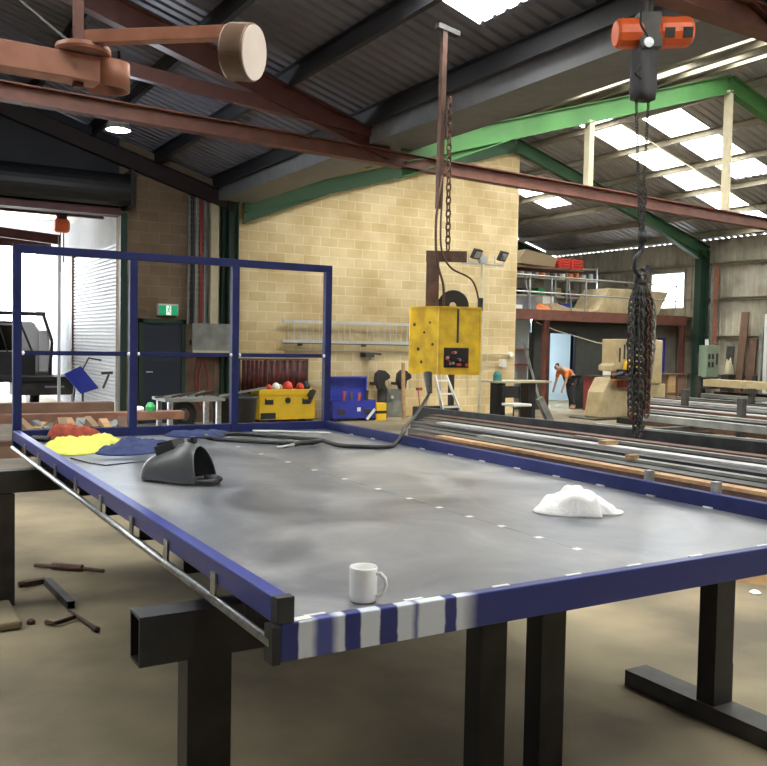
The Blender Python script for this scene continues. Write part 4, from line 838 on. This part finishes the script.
for i, (x, nm) in enumerate(((8.66, 'black curved fume hood on the left of the grey wall panel'), (9.2, 'black curved fume hood on the right of the grey wall panel'))):
    t_ = thing('fume_hood', (x, 14.3, .6), nm, 'hood')
    MB().prism([(x-.08, 14.2, .62), (x+.06, 14.2, .62), (x+.08, 14.2, .8), (x+.2, 14.2, .86), (x+.19, 14.2, .93), (x+.08, 14.2, 1.02), (x-.05, 14.2, 1.04), (x-.14, 14.2, .96), (x-.16, 14.2, .8)], (0, .12, 0)).build('hood', 'black', t_, bevel=.02)
    MB().box((x-.03, 14.32, .7), (x+.02, YB-.001, .76)).build('wall_arm', 'dkgrey', t_); MB().tube([(x+.14, 14.22, .87), (x+.17, 14.2, .7), (x+.14, 14.2, .62)], .012, 6).build('hose', 'galv', t_)
gp = thing('machine_cabinet', (9.05, 14.4, 0), 'grey machine cabinet standing against the block wall between the hoods', 'cabinet')
MB().box((8.86, 14.42, 0), (9.35, 14.66, .62)).build('body', 'palegrey', gp, bevel=.01); MB().cyl((9.03, 14.4, .44), (9.03, 14.42, .44), .035, 14).build('gauge', 'plastic_white', gp)
tag(MB().box((9.1, 13.5, .0), (10.2, 13.64, .3)).build('steel_offcut', 'black_steel'), 'short dark beam offcut on the floor before the step ladder', 'offcut')
tag(MB().tube([(9.45, 13.9, 0), (9.5, 14.1, .62)], .012, 6).box((9.45, 14.05, .6), (9.58, 14.12, .66)).build('hammer', 'dkred'), 'long-handled hammer leaning by the block wall', 'hammer')
# step ladder
st_ = thing('step_ladder', (9.9, 13.7, 0), 'white aluminium step ladder against the block wall beneath the yellow box', 'ladder')
for s_ in (-1, 1):
    MB().bar((9.95+s_*.24, 13.35, 0), (9.72+s_*.12, 13.7, 1.15), .03, .07, (0, 1, 0)).build('front_stile', 'plastic_white', st_); MB().bar((9.9+s_*.2, 14.15, 0), (9.72+s_*.12, 13.74, 1.13), .025, .04, (0, 1, 0)).build('rear_stile', 'plastic_white', st_)
for k in range(1, 5):
    f_ = k*.25; zc = f_*1.1; xc = 9.95-.23*f_*.96; hw = .24-.12*f_*.96; yc = 13.35+.35*f_*.96
    MB().box((xc-hw, yc-.03, zc-.015), (xc+hw, yc+.06, zc+.02)).build('tread', 'plastic_white', st_)
# yellow timber post left of ladder
tag(MB().bar((9.02, 13.9, 0), (8.98, 13.9, 1.2), .06, .06, (0, 1, 0)).build('timber_prop', 'timber'), 'pale timber prop standing behind the yellow feeder box', 'timber')
tag(MB().box((10.42, 14.2, 0), (10.52, 14.3, 1.0)).build('black_post', 'black'), 'black post beside the step ladder', 'post')
# flood light stand
fl = thing('floodlight_stand', (10.93, 13.8, 0), 'work light stand with two square floodlights by the block wall', 'work light')
MB().cyl((10.93, 13.8, .03), (10.93, 13.8, 3.62), .04, 14).build('pole', 'cream', fl)
MB().box((10.38, 13.78, 3.36), (11.5, 13.82, 3.40)).box((10.83, 13.76, 3.4), (11.03, 13.84, 3.56)).build('crossbar', 'galv', fl)
MB().box((10.7, 13.6, 0), (11.16, 14.0, .03)).build('base', 'dkgrey', fl)
for x, tw in ((10.66, .5), (11.38, .5)):
    n_ = V((.35, -.8, -.45)).normalized(); c = V((x, 13.72, 3.6)); rt = n_.cross(V((0, 0, 1))).normalized(); u_ = rt.cross(n_)
    lh = MB().bar(tuple(c), tuple(c+n_*.07), .3, .22, tuple(u_)).build('lamp_housing', 'black', fl)
    MB().bar(tuple(c+n_*.071), tuple(c+n_*.076), .22, .15, tuple(u_)).build('lens', 'lens', lh)
    MB().tube([(x-.12, 13.8, 3.58), (x-.12, 13.8, 3.42), (x+.12, 13.8, 3.42), (x+.12, 13.8, 3.58)], .012, 6).build('yoke', 'galv', fl)
# pipework + taps
pw = thing('air_pipework', (11.9, YB-.05, 1.1), 'cream air pipe and tap fixed on the block wall near its right edge', 'pipe')
MB().tube([(11.2, YB-.05, .6), (11.2, YB-.05, 1.4), (12.45, YB-.05, 1.4)], .02, 8).tube([(11.2, YB-.05, 1.2), (12.2, YB-.05, 1.2)], .014, 8).build('pipe', 'cream', pw)
MB().cyl((12.45, YB-.1, 1.4), (12.45, YB-.001, 1.4), .06, 12).box((12.15, YB-.12, 1.1), (12.28, YB-.001, 1.28)).build('tap', 'plastic_white', pw)
# bench, chair, small green grinder
tb = thing('work_table', (10.75, 12.5, 0), 'pale-topped work table with dark legs in front of the brick wall end', 'table')
MB().box((10.2, 12.2, .84), (11.6, 12.8, .88)).build('table_top', 'cream', tb)
for x in (10.3, 11.1): MB().box((x, 12.35, 0), (x+.2, 12.6, .84)).build('leg', 'black', tb)
tag(MB().lathe([(0, 0), (.09, 0), (.09, .12), (.05, .2), (0, .2)], (10.32, 12.4, .88), seg=12).build('bench_grinder', 'tealpaint'), 'small teal bench grinder on the pale work table', 'grinder')
ch = thing('office_chair', (10.45, 11.9, 0), 'black-backed metal chair in front of the pale work table', 'chair')
MB().box((10.2, 11.7, .4), (10.66, 12.1, .45)).build('seat', 'plastic_white', ch, bevel=.01); MB().bar((10.2, 12.12, .67), (10.68, 12.12, .67), .03, .24).build('backrest', 'black', ch, bevel=.008)
for x in (10.21, 10.66):
    for y in (11.72, 12.09): MB().cyl((x, y, 0), (x, y, .78 if y > 12 else .42), .012, 8).build('leg', 'black', ch)
# stair / shelf in shadow under the mezzanine
ss = thing('storage_shelf', (13.1, 15.6, 0), 'dark storage shelf in shadow behind the end of the block wall', 'shelf')
for x in (12.85, 13.65): MB().box((x, 15.4, 0), (x+.05, 15.9, 1.95)).build('upright', 'palegrey' if x < 13 else 'dkgrey', ss)
for z_ in (.12, .42, .72, 1.1, 1.5): MB().box((12.9, 15.4, z_), (13.65, 15.9, z_+.04)).build('shelf_board', 'dkred', ss)
tag(MB().bar((13.62, 14.8, 0), (13.3, 15.2, 1.7), .05, .05).build('leaning_bar', 'palegrey'), 'pale bar leaning beside the dark shelf', 'bar')
# ------------------------------------------------------------------ mezzanine and office
struct(MB().channel((12.63, 14.95, 2.38), (18.8, 14.95, 2.38), .1, .26, .014).build('trim_%d' % t, 'oxide', origin=(0, 0, 0))); t += 1
struct(MB().box((12.63, 15.0, 2.40), (19.15, 18.5, 2.5)).build('floor_mezzanine', 'dktimber', origin=(0, 0, 0)))
for x in (13.78, 18.7): struct(MB().ibeam((x, 14.95, 0), (x, 14.95, 2.25), .12, .12, .012, up=(1, 0, 0)).build('trim_%d' % t, 'oxide', origin=(0, 0, 0))); t += 1
def cladwall(x0, x1, z0, z1, y=15.3):
    mb = MB(); z_ = z0
    while z_ < z1-.001:
        h_ = min(.13, z1-z_); mb.prism([(x0, y-.02, z_), (x0, y+.1, z_), (x0, y+.1, z_+h_), (x0, y, z_+h_)], (x1-x0, 0, 0)); z_ += .13
    return mb
struct(cladwall(13.7, 14.2, 0, 2.4).build('wall_office_left', 'cladding', origin=(0, 0, 0)))
struct(cladwall(15.02, 18.0, 0, 2.4).build('wall_office_right', 'cladding', origin=(0, 0, 0)))
struct(cladwall(14.2, 15.02, 1.94, 2.4).build('wall_office_over_door', 'cladding', origin=(0, 0, 0)))
struct(MB().box((14.12, 15.25, 0), (14.2, 15.4, 2.0)).box((15.02, 15.25, 0), (15.08, 15.4, 2.0)).box((14.12, 15.25, 1.94), (15.08, 15.4, 2.0)).build('door_3', 'dkblue', origin=(0, 0, 0)))
struct(MB().box((13.7, 18.2, 0), (18.0, 18.3, 2.38)).box((18.0, 15.42, 0), (18.08, 18.2, 2.38)).box((13.62, 15.42, 0), (13.7, 18.2, 2.38)).build('wall_office_inside', 'officewhite', origin=(0, 0, 0)))
struct(MB().box((13.7, 15.42, 2.34), (18.0, 18.2, 2.38)).build('ceiling_office', 'officewhite', origin=(0, 0, 0)))
struct(MB().box((18.08, 15.5, 0), (19.1, 15.55, 2.38)).build('wall_beside_office', 'shade', origin=(0, 0, 0)))
of = thing('office_lamp', (15.2, 16.8, 2.3), 'fluorescent lamp inside the bright office doorway', 'lamp')
MB().box((14.6, 16.75, 2.28), (15.8, 16.85, 2.335)).build('batten', 'lampbright', of)
bd = thing('blue_door', (18.1, 15.2, 0), 'blue door panel with its bright reflection painted as a pale panel, right of the pale machine', 'door')
MB().box((18.1, 15.22, 0), (18.35, 15.27, 1.9)).build('panel', 'boxblue', bd); MB().box((17.85, 15.2, .3), (18.1, 15.24, 1.85)).build('reflection_panel', 'officewhite', bd)  # pale panel stands in for the door's bright reflection
tag(MB().tube([(13.6, 15.1, 2.2), (14.2, 15.0, 2.0), (15.2, 14.6, 1.72), (16.0, 14.2, 1.6)], .012, 6).build('slack_cable', 'cream'), 'thin slack cable drooping from the mezzanine edge to the machine', 'cable')
# person bending in the doorway
ps = thing('person', (14.5, 15.15, 0), 'person in orange shirt and dark trousers bending forward in the office doorway', 'person')
hp, ch_, nk, hd = V((14.66, 15.12, .84)), V((14.38, 15.12, 1.04)), V((14.28, 15.12, 1.07)), V((14.16, 15.12, 1.09))
sk_pts = [hp, (hp+ch_)/2, ch_, nk, hd+V((.03, 0, 0)), hd+V((-.07, 0, -.02)),
          (14.66, 15.03, .80), (14.60, 15.02, .46), (14.70, 15.02, .07), (14.60, 15.02, .04),
          (14.66, 15.21, .80), (14.68, 15.22, .46), (14.80, 15.22, .07), (14.70, 15.22, .04),
          (14.36, 14.97, .98), (14.32, 14.95, .74), (14.22, 14.97, .52), (14.20, 14.97, .44), (14.36, 15.27, .98), (14.30, 15.29, .74), (14.2, 15.27, .52), (14.18, 15.27, .44)]
sk_e = [(0, 1), (1, 2), (2, 3), (3, 4), (4, 5), (0, 6), (6, 7), (7, 8), (8, 9), (0, 10), (10, 11), (11, 12), (12, 13), (2, 14), (14, 15), (15, 16), (16, 17), (2, 18), (18, 19), (19, 20), (20, 21)]
skin('body', sk_pts, sk_e, [.12, .12, .12, .05, .085, .07, .08, .055, .035, .03, .08, .055, .035, .03, .05, .035, .028, .03, .05, .035, .028, .03], 'skin', ps)
skin('shirt', [hp+V((-.03, 0, .02)), (hp+ch_)/2+V((0, 0, .01)), nk+V((.03, 0, 0)), (14.36, 14.97, .98), (14.33, 14.95, .8), (14.36, 15.27, .98), (14.31, 15.29, .8)], [(0, 1), (1, 2), (2, 3), (3, 4), (2, 5), (5, 6)], [.14, .145, .14, .065, .05, .065, .05], 'orangeshirt', ps)
skin('trousers', [hp+V((.0, 0, -.01)), (14.66, 15.03, .78), (14.60, 15.02, .46), (14.69, 15.02, .12), (14.66, 15.21, .78), (14.68, 15.22, .46), (14.79, 15.22, .12)], [(0, 1), (1, 2), (2, 3), (0, 4), (4, 5), (5, 6)], [.15, .10, .075, .055, .10, .075, .055], 'trousers', ps)
skin('hair', [hd+V((.04, 0, .03)), hd+V((-.03, 0, .05))], [(0, 1)], [.09, .08], 'hair', ps)
# ------------------------------------------------------------------ pale punching machine
mc = thing('ironworker_machine', (14.0, 12.6, 0), 'cream metalworking punch and shear machine with orange guards', 'machine')
MB().prism([(12.95, 12.5, .03), (13.85, 12.5, .03), (13.85, 12.5, .9), (13.62, 12.5, .95), (13.25, 12.5, .92), (13.05, 12.5, .6)], (0, .5, 0)).build('lower_body', 'beige', mc, bevel=.03)
MB().box((13.85, 12.55, .03), (15.1, 12.95, .78)).build('rear_body', 'beige', mc, bevel=.03)
MB().prism([(13.28, 12.5, 1.2), (13.28, 12.5, 1.08), (13.75, 12.5, 1.05), (13.75, 12.5, .78), (14.9, 12.5, .78), (14.9, 12.5, 1.8), (13.38, 12.5, 1.8), (13.38, 12.5, 1.25)], (0, .42, 0)).build('head', 'beige', mc, bevel=.02)
MB().box((13.64, 12.47, 1.35), (13.67, 12.5, 1.68)).box((13.5, 12.47, 1.28), (13.52, 12.5, 1.6)).build('groove', 'dkgrey', mc)
MB().lathe([(0, 0), (.2, 0), (.2, .08), (.15, .12), (0, .12)], (13.80, 12.46, 1.16), (0, -1, 0), 24).build('round_guard', 'yellow', mc)
MB().lathe([(0, 0), (.1, 0), (.1, .03), (0, .03)], (13.86, 12.495, 1.5), (0, -1, 0), 20).build('badge', 'boxblue', mc)
MB().box((13.28, 12.38, .86), (13.62, 12.5, 1.02)).build('side_guard', 'tin_orange', mc, bevel=.01)
MB().box((13.45, 12.3, .72), (14.15, 12.49, .88)).cyl((13.5, 12.3, .98), (14.1, 12.3, .88), .06, 10).build('punch_table', 'dkred', mc)
MB().cyl((13.72, 12.35, .88), (13.72, 12.35, 1.10), .06, 12).box((13.42, 12.3, 1.0), (13.6, 12.49, 1.12)).cyl((14.35, 12.36, .9), (14.35, 12.36, 1.1), .05, 10).build('punch_ram', 'black_steel', mc)
MB().box((13.05, 12.1, .92), (13.65, 12.3, .98)).cyl((13.0, 12.2, .96), (13.3, 12.2, 1.04), .05, 10).build('shear_arm', 'black', mc)
MB().box((13.98, 12.53, .52), (14.03, 12.55, .58)).box((13.9, 12.53, .3), (14.2, 12.55, .32)).build('panel_fitting', 'black', mc)
MB().box((12.6, 12.3, 0), (13.95, 13.1, .03)).build('base_plate', 'dkgrey', mc)
# maker's lettering plate on the head: GEKA
lt = bpy.data.curves.new('lettering', 'FONT'); lt.body = 'GEKA'; lt.size = .17; lt.extrude = .003; lo = bpy.data.objects.new('tmp', lt); col.objects.link(lo); bpy.context.view_layer.update(); me_ = bpy.data.meshes.new_from_object(lo); bpy.data.objects.remove(lo); lo = bpy.data.objects.new('lettering', me_); col.objects.link(lo); me_.materials.clear(); me_.materials.append(K['dkgrey'])
lo.parent = mc; lo.location = (13.68-14.0, 12.49-12.6, 1.64); lo.rotation_euler = (R(90), 0, 0); pass
mc.location.x += .33
dk = thing('parts_bench', (12.9, 14.4, 0), 'dark bench with white canister behind the pale machine', 'bench')
MB().box((12.9, 14.2, 0), (14.0, 14.8, .86)).build('cabinet', 'dkred', dk)
MB().box((12.85, 14.15, .86), (14.05, 14.85, .9)).build('bench_top', 'dkgrey', dk)
dk.location.x += 2.05
for c_ in dk.children: pass
tag(MB().lathe([(0, 0), (.09, 0), (.1, .02), (.1, .26), (.07, .3), (0, .3)], (15.25, 14.3, .9), seg=16).build('white_canister', 'plastic_white'), 'white canister on the dark bench left of the machine', 'canister')
cp = thing('foot_pedal', (13.6, 11.7, 0), 'dark pedal and scrap pile on the floor before the machine', 'pedal')
MB().box((13.0, 11.2, 0), (13.8, 11.7, .12)).bar((13.3, 11.3, .15), (13.9, 11.6, .32), .08, .05).build('pedal', 'black', cp); MB().box((13.8, 11.5, 0), (14.4, 11.8, .26)).build('scrap_box', 'dkgrey', cp)
# ------------------------------------------------------------------ mezzanine contents
rl = thing('mezzanine_railing', (15.6, 15.05, 2.5), 'galvanised pipe railing along the mezzanine edge', 'railing')
for x in (13.35, 14.05, 15.2, 16.9, 18.55):
    MB().cyl((x, 15.08, 2.5), (x, 15.08, 3.36), .022, 8).build('post', 'galv', rl)
for z_ in (3.36, 2.95): MB().cyl((12.7, 15.08, z_+.0), (18.6, 15.08, z_-.03), .02, 8).build('rail', 'galv', rl)
for a_, b_ in (((13.4, 15.1, 2.5), (13.25, 15.15, 3.36)), ((14.85, 15.2, 2.5), (14.7, 15.2, 3.36))): MB().tube([a_, b_], .02, 8).build('stay', 'galv', rl)
tag(MB().prism([(15.65, 15.5, 2.5), (18.3, 15.5, 2.5), (18.75, 15.5, 3.2), (16.45, 15.5, 3.2), (16.05, 15.5, 2.62)], (0, 1.0, 0)).build('beige_tub', 'beige', bevel=.02), 'large beige sloping-sided tub on the mezzanine', 'tub')
tag(MB().prism([(14.5, 15.4, 2.5), (15.62, 15.4, 2.5), (15.62, 15.4, 2.6), (14.9, 15.4, 2.62), (14.5, 15.4, 2.72)], (0, .6, 0)).build('beige_sheet', 'beige'), 'low beige sheet lying left of the tub on the mezzanine', 'sheet')
st2 = thing('grey_machine_cover', (13.4, 15.3, 2.5), 'grey sloped machine cover at the left end of the mezzanine', 'machine')
MB().prism([(12.75, 15.2, 2.5), (13.7, 15.2, 2.5), (13.6, 15.2, 2.85), (13.1, 15.2, 2.85)], (0, .6, 0)).build('cover', 'gutter', st2, bevel=.02); MB().box((12.8, 15.17, 2.52), (13.2, 15.2, 2.62)).build('label', 'plastic_white', st2)
tag(cloth([(13.75, 15.25), (14.2, 15.2), (14.45, 15.5), (14.1, 15.8), (13.8, 15.7)], 2.5, lambda x, y, r: .18*max(0, 1-r**2)*(.6+noise.noise(V((x*9, y*9, 0))))+.02, 8, 5, 7).build('orange_hose_pile', 'tin_orange', smooth=True), 'tangled orange hose pile on the mezzanine floor', 'hose')
sf = thing('mezzanine_shelving', (15.8, 17.6, 2.5), 'dark steel shelving full of tins at the back of the mezzanine', 'shelving')
for x in (13.0, 14.6, 16.2, 17.8): MB().box((x, 17.4, 2.5), (x+.05, 17.9, 3.95)).build('upright', 'galv', sf)
for z_ in (3.05, 3.55, 3.9): MB().box((13.0, 17.4, z_-.04), (17.85, 17.9, z_)).build('shelf_board', 'cream', sf)
random.seed(21)
for i in range(12):
    x = 14.8+i*.26; zb = 3.55; m, nm = [('tin_orange', 'orange tin'), ('plastic_white', 'white tin'), ('dkgrey', 'dark tin'), ('tin_orange', 'orange drum'), ('galv', 'silver tin'), ('plastic_white', 'white bottle')][(i*5+i//3) % 6]
    r_ = .07+.02*(i % 3); h_ = .18+.04*(i % 2)
    if abs(x-16.22) < r_+.05: x += .16
    tag(MB().lathe([(0, 0), (r_, 0), (r_, h_*.9), (r_*.7, h_), (0, h_)], (x, 17.55, zb), seg=14).build('paint_tin', m), nm+', '+('first second third fourth fifth sixth seventh eighth ninth tenth eleventh twelfth'.split()[i])+' from the left on the mezzanine middle shelf', 'tin', 'tins on the mezzanine shelving')
for i in range(7):
    x = 13.35+i*.6; m, nm = [('plastic_red', 'red'), ('plastic_white', 'white'), ('boxblue', 'blue'), ('dkgrey', 'dark grey'), ('greenplastic', 'green'), ('cardboard', 'brown'), ('dktimber', 'dark brown')][i]
    tag(MB().box((x-.13, 17.45, 3.05), (x+.13, 17.75, 3.05+.18+.03*(i % 3))).build('storage_box', m, bevel=.01), nm+' storage box on the lower mezzanine shelf', 'box', 'boxes on the lower mezzanine shelf')
for i in range(6):
    x = 13.95+i*.66; m, nm = [('dkgrey', 'dark grey'), ('greenplastic', 'green'), ('plastic_white', 'white'), ('boxblue', 'blue'), ('tealpaint', 'teal'), ('dktimber', 'brown')][i]
    tag(MB().box((x-.2, 16.6, 2.5), (x+.2, 17.0, 2.5+.3+.08*(i % 3))).build('floor_crate', m, bevel=.01), nm+' crate on the mezzanine floor behind the railing', 'crate', 'crates on the mezzanine floor')
tag(MB().prism([(13.9, 16.3, 3.78), (15.2, 16.3, 3.74), (15.3, 16.3, 4.0), (14.2, 16.3, 4.15)], (0, .8, 0)).build('cardboard_carton', 'cardboard'), 'long brown carton under the roof on the mezzanine shelf top', 'carton')
rs = thing('carton_shelf', (14.8, 16.3, 3.7), 'high plank shelf carrying the red crates and the brown carton', 'shelf')
MB().box((13.6, 16.2, 3.66), (16.2, 17.1, 3.72)).build('plank', 'dktimber', rs)
for x in (13.6, 16.0): MB().box((x, 16.7, 2.5), (x+.05, 16.76, 3.66)).build('post', 'galv', rs)
for i, x in enumerate((15.3, 15.75)):
    r_ = thing('plastic_crate', (x+.2, 16.4, 3.72), ('left' if i == 0 else 'right')+' red plastic crate of the two on the high mezzanine shelf', 'crate')
    mb = MB()
    for z_ in (3.73, 3.80, 3.87, 3.94): mb.box((x, 16.25, z_), (x+.42, 16.27, z_+.045)).box((x, 16.6, z_), (x+.42, 16.62, z_+.045)).box((x, 16.27, z_), (x+.02, 16.6, z_+.045)).box((x+.4, 16.27, z_), (x+.42, 16.6, z_+.045))
    for a in (x, x+.2, x+.4): mb.box((a, 16.245, 3.72), (a+.02, 16.25, 4.0))
    mb.build('slatted_side', 'plastic_red', r_); MB().box((x, 16.27, 3.72), (x+.42, 16.6, 3.73)).build('base', 'plastic_red', r_)
# ------------------------------------------------------------------ stock rack beyond the headboard, at left
sr = thing('stock_bearer_frame', (0, 7.6, 0), 'dark bearer frame under the brown steel stock beyond the headboard', 'rack')
for x in (-2.6, -.6, 1.1): MB().box((x, 7.45, 0), (x+.1, 8.6, .38)).build('bearer', 'dkgrey', sr)
for x in (-2.6, -.6, 1.3): MB().box((x, 8.0, .38), (x+.08, 8.5, .68)).build('upper_bearer', 'dktimber', sr)
ST = [('front dark brown length low in the pile', 7.5, .38, .18, .12, 'dktimber', 1.2), ('red-brown length lowest behind the front one', 7.72, .38, .16, .15, 'oxide', 1.05), ('rust-brown length on the front lowest tier', 7.5, .50, .16, .05, 'rust', .75),
      ('red-brown top length with the pale bottle and paper on it', 8.0, .681, .2, .09, 'brownstock', 2.35), ('dark brown length highest at the back of the pile', 8.3, .681, .16, .19, 'dktimber', 1.62)]
for nm, y, zb, w_, h_, m, xe in ST: tag(MB().rhs((-3.2, y+w_/2, zb+h_/2), (xe, y+w_/2, zb+h_/2), w_, h_, .01).build('stock_length', m, origin=(0, y, zb)), nm+' beyond the tray headboard', 'steel section')
random.seed(9)
for i in range(12):
    x = .62+i*.085+random.uniform(-.02, .02); y = 7.68+random.uniform(0, .1); tag(MB().bar((x, y, .63), (x+random.uniform(-.12, .12), y+.12, .68+random.uniform(0, .06)), .09, .05).build('offcut', ('brownleaf', 'timber', 'palegrey', 'rust')[i % 4]), 'small brown offcut in the loose heap behind the red-brown lengths', 'offcut', 'offcuts heaped behind the headboard')
sb = thing('offcut_tray', (1.5, 7.9, .0), 'low dark tray holding the loose offcuts behind the headboard', 'tray')
MB().box((.5, 7.62, .585), (1.9, 7.96, .6)).build('tray', 'dkgrey', sb); MB().box((1.8, 7.75, 0), (1.95, 7.9, .585)).build('leg', 'dkgrey', sb)
# grinder bench
gb = thing('welding_bench', (2.9, 9.3, 0), 'grey steel bench with clutter beyond the headboard centre', 'bench')
MB().box((2.45, 9.1, .80), (3.25, 9.7, .84)).build('bench_top', 'palegrey', gb)
for x in (2.5, 2.98, 3.15): MB().box((x, 9.12, 0), (x+.06, 9.18, .80)).build('leg', 'galv', gb)
for q in (2.5, 3.15): MB().box((q, 9.6, 0), (q+.06, 9.66, .8)).build('rear_leg', 'galv', gb)
MB().lathe([(.09, -.05), (.16, -.05), (.18, 0), (.16, .05), (.09, .05)], (2.75, 9.3, .62), (.5, 1, 0), 20).build('wheel', 'rubber', gb)
MB().box((2.66, 9.2, .46), (2.9, 9.5, .5)).box((2.66,9.35,.5),(2.7,9.4,.8)).build('wheel_bracket', 'dkgrey', gb)
random.seed(14)
for i in range(7):
    x = 2.35+i*.12; tag(MB().tube([(x, 9.2+.04*i, .856+.0*i), (x+.25, 9.3+.03*i, .87+.012*i)], .012+.003*(i % 3), 6).build('scrap_rod', ('dkgrey', 'palegrey', 'rust')[i % 3]), 'thin loose rod lying on the grey steel bench', 'rod', 'rods on the grey bench')
tag(MB().bar((3.2, 9.2, .86), (3.8, 9.0, .98), .03, .03).build('long_rod', 'palegrey'), 'long rod sticking out to the right of the grey bench', 'rod')
tag(MB().lathe([(0, 0), (.05, 0), (.055, .05), (.03, .10), (0, .10)], (1.98, 8.1, .772), seg=12).build('plastic_bottle', 'greenplastic'), 'green plastic container on the end of the brown lengths', 'container')
tag(MB().box((1.78, 8.03, .772), (1.89, 8.17, .83)).build('paper_bundle', 'towel', bevel=.02), 'crumpled pale paper beside the green container', 'paper')
bn = thing('waste_bin', (3.55, 9.6, 0), 'black round bin in front of the green column', 'bin')
MB().lathe([(0, 0), (.26, 0), (.31, .8), (.33, .82), (.31, .84), (.29, .8), (.24, .03), (0, .03)], (3.55, 9.55, 0), seg=28).build('tub', 'black', bn, smooth=True)
hr = thing('red_hose', (3.9, 13.5, 0), 'red hose hanging in loops left of the green column', 'hose')
MB().tube(spline([(4.75, YB-.06, 1.3), (4.7, YB-.1, .7), (4.85, YB-.12, .25), (4.95, YB-.1, .8), (4.85, YB-.06, 1.2), (4.75, YB-.12, .6), (5.0, YB-.12, .1)]), .018, 8).build('hose', 'dkred', hr, smooth=True)
tag(MB().box((4.45, YB-.05, .0), (5.1, YB-.004, 1.3)).build('wall_board', 'dktimber'), 'brown board on the wall behind the red hose', 'board')

ps.location.y -= .16; ps.location.x += .03
bpy.context.view_layer.update()
# ------------------------------------------------------------------ light and camera
w = bpy.data.worlds.new('w'); sc.world = w; w.use_nodes = True
n = w.node_tree.nodes; bgn = n['Background']; bgn.inputs[0].default_value = (.93, .96, 1.0, 1); bgn.inputs[1].default_value = 9.0
def portal(name, loc, rot, sx, sy):
    l = bpy.data.lights.new(name, 'AREA'); l.shape = 'RECTANGLE'; l.size = sx; l.size_y = sy; l.cycles.is_portal = True
    o = bpy.data.objects.new(name, l); col.objects.link(o); o.location = loc; o.rotation_euler = rot
sun = bpy.data.lights.new('sun', 'SUN'); sun.energy = 4; sun.angle = R(8); sun.color = (1, .95, .85); so = bpy.data.objects.new('sun', sun); col.objects.link(so); so.rotation_euler = (R(18), R(-20), 0)
pl = bpy.data.lights.new('lamp', 'POINT'); pl.energy = 60; pl.shadow_soft_size = .1; pl.color = (.8, .9, 1); po = bpy.data.objects.new('lamp_light', pl); col.objects.link(po); po.location = (2.21, 10.6, 4.4)

cd = bpy.data.cameras.new('camera'); co_ = bpy.data.objects.new('camera', cd); col.objects.link(co_); sc.camera = co_
cd.sensor_width = 36; cd.sensor_fit = 'HORIZONTAL'; cd.lens = 884.55/767*36; cd.clip_end = 300; cd.clip_start = .05
ya, pi_, ro = R(30.583), R(-2.5603), R(1.1002)
fw = V((math.sin(ya)*math.cos(pi_), math.cos(ya)*math.cos(pi_), math.sin(pi_))); rt = V((math.cos(ya), -math.sin(ya), 0)); up = rt.cross(fw)
r2 = rt*math.cos(ro)+up*math.sin(ro); u2 = -rt*math.sin(ro)+up*math.cos(ro)
co_.matrix_world = M4(((r2.x, u2.x, -fw.x, -.8754), (r2.y, u2.y, -fw.y, -1.9748), (r2.z, u2.z, -fw.z, 1.6), (0, 0, 0, 1)))
sc.view_settings.view_transform = 'Standard'; sc.view_settings.look = 'None'; sc.view_settings.gamma = 1; sc.view_settings.exposure = .7
